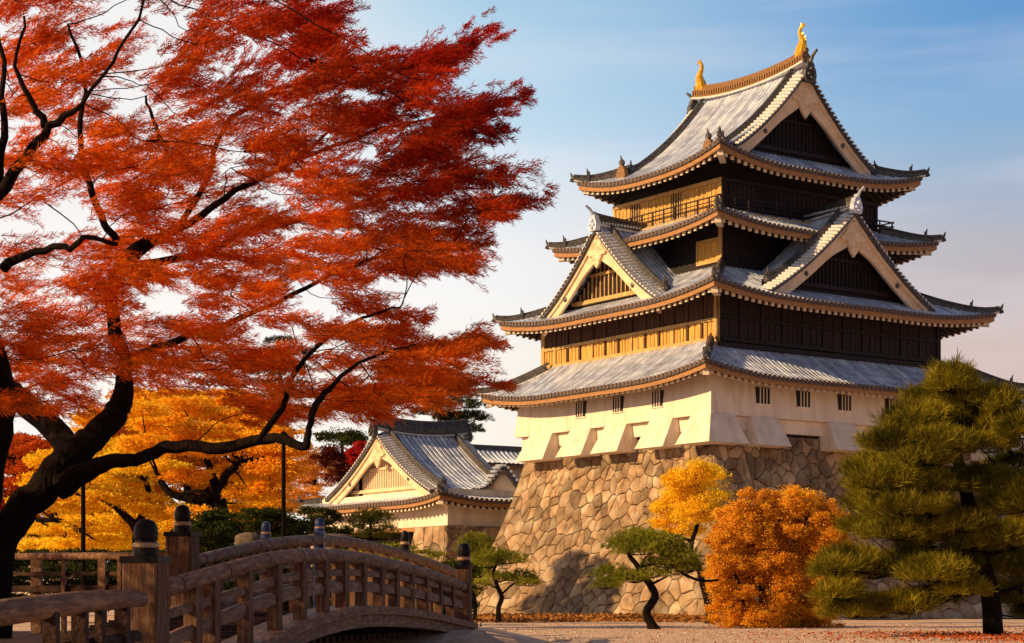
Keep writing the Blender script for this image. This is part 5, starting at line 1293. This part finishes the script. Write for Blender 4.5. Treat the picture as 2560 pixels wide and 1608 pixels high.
# trees behind the bridge on the left
leafy('autumn_tree', 'spreading amber tree with thick forked dark trunk behind the bridge', 62,
      [(517, 1330, 0), (516, 1260, 0), (515, 1200, 0), (512, 1165, 0), (500, 1120, 0), (480, 1070, .3)], [26, 24, 22, 16, 10, 7],
      [([(515, 1170, 0), (530, 1120, -.3), (570, 1088, -.4), (610, 1082, -.4), (632, 1068, -.4)], 12, 6), ([(505, 1175, 0), (470, 1178, -.3), (430, 1170, -.4), (395, 1155, -.5), (370, 1118, -.5)], 12, 8), ([(505, 1168, 0), (470, 1155, .2), (430, 1160, .4)], 6, 4),
       ([(500, 1200, 0), (475, 1180, .3), (460, 1215, .4)], 6, 4), ([(480, 1075, .3), (455, 1040, .4), (440, 1010, .6)], 7, 3)],
      [(x + 0, y, 76, 22) for x, y in ((330, 960), (430, 950), (520, 975), (600, 985), (380, 1000), (470, 1010), (560, 1020), (640, 1020), (340, 1045), (420, 1050), (510, 1055), (600, 1055), (660, 1060), (560, 1110), (620, 1120), (650, 1100))] + [(640, 1150, 60, 20), (590, 1160, 66, 20), (640, 1185, 60, 16), (440, 1120, 60, 20), (450, 1205, 60, 18), (560, 1195, 50, 14)],
      M['amber'], (.17, .07), 1.0, 2.2, 31)
leafy('autumn_tree', 'wide golden yellow tree low behind the level railing', 70,
      [(330, 1330, 0), (322, 1290, 0), (318, 1240, 0), (270, 1190, 0), (220, 1165, 0), (150, 1158, 0)], [12, 11, 10, 9, 7, 4],
      [([(318, 1240, 0), (350, 1180, .5), (340, 1130, .5), (300, 1100, .5)], 9, 5), ([(190, 1250, 0), (140, 1225, 0), (85, 1222, 0)], 8, 6)],
      [(x, y, 74, 22) for x, y in ((130, 1080), (220, 1070), (300, 1080), (120, 1130), (210, 1120), (290, 1135), (370, 1100), (90, 1180), (170, 1190), (250, 1160), (330, 1180), (390, 1200), (120, 1240), (210, 1235), (290, 1230), (370, 1250), (160, 1280), (240, 1275), (310, 1270), (430, 1240))],
      M['yellow'], (.18, .075), 1.0, 2.2, 32)
leafy('autumn_tree', 'red orange tree glowing behind the maple trunk at far left', 80,
      [(30, 1330, 0), (28, 1200, 0), (40, 1080, 0)], [10, 9, 5], [],
      [(x, y, 70, 26) for x, y in ((10, 1040), (70, 1050), (30, 1090), (100, 1100), (-40, 1120), (40, 1140), (0, 1180), (70, 1175), (-50, 1060), (150, 1060), (30, 1230))],
      M['redorange'], (.22, .09), 1.0, 2.0, 33)
leafy('autumn_tree', 'pale gold tree beside the gatehouse roof', 142,
      [(735, 1300, 0), (738, 1200, 0), (740, 1120, 0)], [8, 7, 4], [],
      [(x, y, 52, 20) for x, y in ((700, 1080), (745, 1085), (770, 1105), (710, 1110), (690, 1135), (745, 1130), (720, 1160), (675, 1165), (700, 1190), (735, 1180))],
      M['palegold'], (.24, .11), 1.0, 1.6, 34)
leafy('dark_evergreen', 'dark green rounded tree left of the gatehouse ridge', 140, [(805, 1200, 0), (805, 1100, 0), (805, 1030, 0)], [6, 5, 3], [],
      [(800, 1020, 46, 15), (835, 1028, 40, 14), (770, 1028, 34, 12), (815, 1042, 44, 12), (830, 1030, 30, 12)], M['needle3'], (.30, .12), 1.0, 1.4, 35)
leafy('maroon_tree', 'dusky maroon tree behind the gable of the gatehouse', 134, [(800, 1220, 0), (800, 1150, 0), (800, 1080, 0)], [6, 5, 3], [],
      [(780, 1060, 40, 16), (815, 1075, 44, 18), (790, 1090, 44, 18), (825, 1100, 40, 18), (760, 1075, 34, 14), (800, 1120, 40, 18)], M['maroon'], (.28, .12), 1.0, 1.2, 36)
leafy('crimson_tree', 'small bright crimson tree against the maroon one', 130, [(848, 1200, 0), (848, 1130, 0), (848, 1080, 0)], [5, 4, 3], [],
      [(850, 1052, 24, 15), (838, 1068, 24, 14), (860, 1066, 22, 14), (845, 1084, 24, 12)], M['crimson'], (.26, .11), 1.0, 1.0, 37)
rgb = random.Random(77)
leafy('autumn_tree', 'broad amber tree filling the view beyond the forked amber tree', 96,
      [(440, 1330, 0), (445, 1200, 0), (430, 1060, 0)], [12, 10, 6], [([(445, 1200, 0), (560, 1080, 0), (640, 1020, 0)], 8, 3), ([(445, 1220, 0), (330, 1110, 0), (250, 1040, 0)], 8, 3)],
      [(x + rgb.uniform(-18, 18), y + rgb.uniform(-9, 9), 62, 24) for y in range(935, 1300, 38) for x in range(230, 640, 66) if (y > 960 or 280 < x < 620)],
      M['amber'], (.24, .12), 1.0, 3.0, 38)
leafy('autumn_tree', 'broad yellow tree filling the view beyond the level railing', 92,
      [(120, 1330, 0), (125, 1200, 0), (110, 1080, 0)], [12, 10, 6], [([(125, 1200, 0), (220, 1100, 0), (260, 1060, 0)], 8, 3)],
      [(x + rgb.uniform(-18, 18), y + rgb.uniform(-9, 9), 62, 24) for y in range(1050, 1300, 38) for x in range(60, 330, 66)],
      M['yellow'], (.24, .12), 1.0, 3.0, 39)
# clipped evergreens behind the bridge
for i, (pads, D, lab) in enumerate((([(470, 1225, 46, 22), (520, 1215, 50, 22), (500, 1245, 60, 22), (450, 1260, 50, 24), (540, 1250, 56, 26), (480, 1285, 60, 24), (560, 1285, 60, 26)], 52, 'dark clipped evergreen under the forked amber tree'),
                                    ([(600, 1215, 50, 20), (650, 1210, 46, 20), (630, 1240, 60, 22), (690, 1235, 40, 20), (600, 1265, 56, 22), (670, 1265, 56, 24), (640, 1295, 60, 22)], 56, 'dark clipped evergreen just left of the tall black pole'),
                                    ([(740, 1205, 40, 16), (770, 1215, 36, 16), (745, 1235, 46, 18), (790, 1250, 40, 18), (740, 1265, 50, 20), (800, 1275, 46, 16)], 66, 'clipped evergreen right of the tall black pole'),
                                    ([(x, y, 60, 22) for y in (1312, 1345, 1380, 1415) for x in (-40, 30, 100, 170, 240, 310, 380, 440)], 58, 'long low hedge behind the level railing'),
                                    ([(850, 1295, 60, 14), (920, 1290, 60, 16), (990, 1305, 60, 16), (1050, 1330, 50, 16), (900, 1320, 60, 16), (1010, 1345, 60, 16), (1060, 1370, 50, 20), (960, 1370, 60, 20)], 84, 'low russet green shrubs before the gatehouse piers'))):
    leafy('evergreen_shrub', lab, D, None, None, [], pads, M['needle3'] if i < 4 else M['litter_leaf'] if 'litter_leaf' in M else M['needle2'], (.13, .06), 1.2, .8, 50 + i, cat='shrub')
leafy('bank_hedge', 'dark shrubs on the bank seen between the bridge balusters', 44, None, None, [], [(x, y, 56, 24) for x in range(440, 1080, 58) for y in (1345, 1385, 1425, 1460)], M['needle3'], (.11, .05), 1.1, .8, 59, cat='shrubs')
# rocks by the water
for i, (x, y, D, rx, ry, lab) in enumerate(((585, 1272, 46, 34, 12, 'pale rounded boulder behind the small blue capped post'), (788, 1272, 48, 50, 10, 'long pale boulder behind the tall black pole'), (1270, 1470, 84, 20, 6, 'low stone at the foot of the small pruned pine'))):
    s = D / FPX * 1.0631; mb = MB(); c = dpx(x, y, D); mb.blob(c, (rx * s, rx * s * .8, ry * s * 1.6), seed=i + 3, n=16, k=10, rough=.12)
    tag(obj('boulder', mb, M['rock'], smooth=True), lab, 'rock')
# background right: low stone wall and trees closing the view behind the big pine
def back_wall():
    w = thing('low_stone_wall', pix(2180, 1512, 128) - Vector((0, 0, .8)), 'low dry stone wall behind the big pine at right', 'wall', R(4))
    st = MB(); core = MB(); core.box(0, 26, .3, 1.4, -.1, 1.9); c = obj('core', core, M['joint'], w)
    stone_faces(st, 0, 26, .2, 1.5, 2.0, lambda z: .1, size=.9, seed=61, faces=(0, 1)); obj('facing_stones', st, M['stone'], c)
back_wall()
leafy('russet_tree', 'russet tree glimpsed behind the big pine at the right edge', 112, [(2420, 1480, 0), (2420, 1350, 0)], [7, 4], [],
      [(x, y, 60, 26) for x, y in ((2300, 1240), (2360, 1210), (2420, 1230), (2330, 1290), (2400, 1290), (2460, 1270), (2300, 1340), (2370, 1350), (2440, 1340), (2290, 1390), (2360, 1400), (2430, 1390))], M['orange'], (.24, .11), .8, 1.5, 41)
leafy('dark_hedge', 'long dark hedge along the horizon behind the orange tree', 120, None, None, [],
      [(x, 1428 + (x % 7), 66, 22) for x in range(1960, 2560, 60)], M['needle3'], (.26, .12), .9, 1.0, 42, cat='hedge')
leafy('far_wood', 'far dark wood along the horizon left of the gatehouse', 190, None, None, [],
      [(x, 1250 + 14 * math.sin(x * .02), 80, 60) for x in range(-200, 760, 85)] + [(x, 1350, 80, 60) for x in range(-200, 760, 85)], M['needle3'], (.6, .3), .8, 2, 43, sub=3, cat='trees')
# litter strip at the foot of the base and fallen leaves on the gravel
def litter():
    rng = np.random.RandomState(9)
    n = 9000; px = rng.uniform(1150, 1800, n); D = 84 + 14 * rng.beta(2.5, 1.3, n)
    P = np.stack([(px - 1280) / FPX * D, D, np.full(n, .05) + rng.uniform(0, .25, n) * np.clip((D - 86) / 8, 0, 1)], 1)
    V1 = diamonds(P, rand_dirs(n, rng) * np.array([1, 1, .3]), .22, .12, rng)
    tag(npobj('leaf_litter', V1, M['russet']), 'orange leaf litter along the foot of the stone base', kind='stuff')
    n = 2200; D = rng.uniform(38, 75, n) ** 1.0; px = 1280 + (rng.beta(2.2, 1.2, n) * 1400 - 60)
    x = (px - 1280) / FPX * D; P = np.stack([x, D, np.array([gz(a, b) for a, b in zip(x, D)]) + .02], 1)
    V2 = diamonds(P, rand_dirs(n, rng) * np.array([1, 1, .15]), rng.uniform(.05, .10, n), .05, rng, nrm=np.array([[0, 0, 1.0]]))
    n = 2600; x = rng.normal(11.6, 2.0, n); D = rng.uniform(39, 52, n); P = np.stack([x, D, np.full(n, .03) + rng.uniform(0, .05, n)], 1)
    V3 = diamonds(P, rand_dirs(n, rng) * np.array([1, 1, .3]), rng.uniform(.04, .09, n), .045, rng)
    tag(npobj('fallen_leaves', np.concatenate([V2, V3]), M['fallen']), 'red fallen leaves scattered on the gravel', kind='stuff')
litter()

def pebbles():
    rng = np.random.RandomState(19); n = 4500
    D = 37 + 45 * rng.beta(1.1, 2.2, n); px = rng.uniform(960, 2620, n); x = (px - 1280) / FPX * D
    c = np.stack([x, D, np.array([gz(a, b) for a, b in zip(x, D)])], 1); r = rng.uniform(.012, .035, n) * (.7 + D / 90)
    a = rng.uniform(0, 6.28, n); V = np.empty((n, 4, 3, 3))
    k = [np.stack([np.cos(a + i * 2.094) * r, np.sin(a + i * 2.094) * r, np.full(n, -.01)], 1) + c for i in range(3)]
    top = c + np.stack([rng.normal(0, .3, n) * r, rng.normal(0, .3, n) * r, r * .75], 1)
    for i in range(3): V[:, i, 0] = k[i]; V[:, i, 1] = k[(i + 1) % 3]; V[:, i, 2] = top
    V[:, 3, 0] = k[0]; V[:, 3, 1] = k[2]; V[:, 3, 2] = k[1]
    tag(npobj('pebbles', V.reshape(-1, 3), M['pebble'], k=3), 'loose pebbles over the gravel', kind='stuff')
pebbles()

GROUPS = {'garden_pine': 'pruned garden pines around the keep', 'tall_pine': 'tall layered pines behind the gatehouse', 'autumn_tree': 'amber and yellow trees behind the bridge',
          'evergreen_shrub': 'clipped evergreens behind the bridge', 'boulder': 'boulders near the bridge and base', 'lamp_pole': 'slim black lamp poles', 'wooden_railing': 'railings of the bridge approach'}
for o in bpy.data.objects:
    k = o.name.split('.')[0]
    if o.parent is None and k in GROUPS: o['group'] = GROUPS[k]
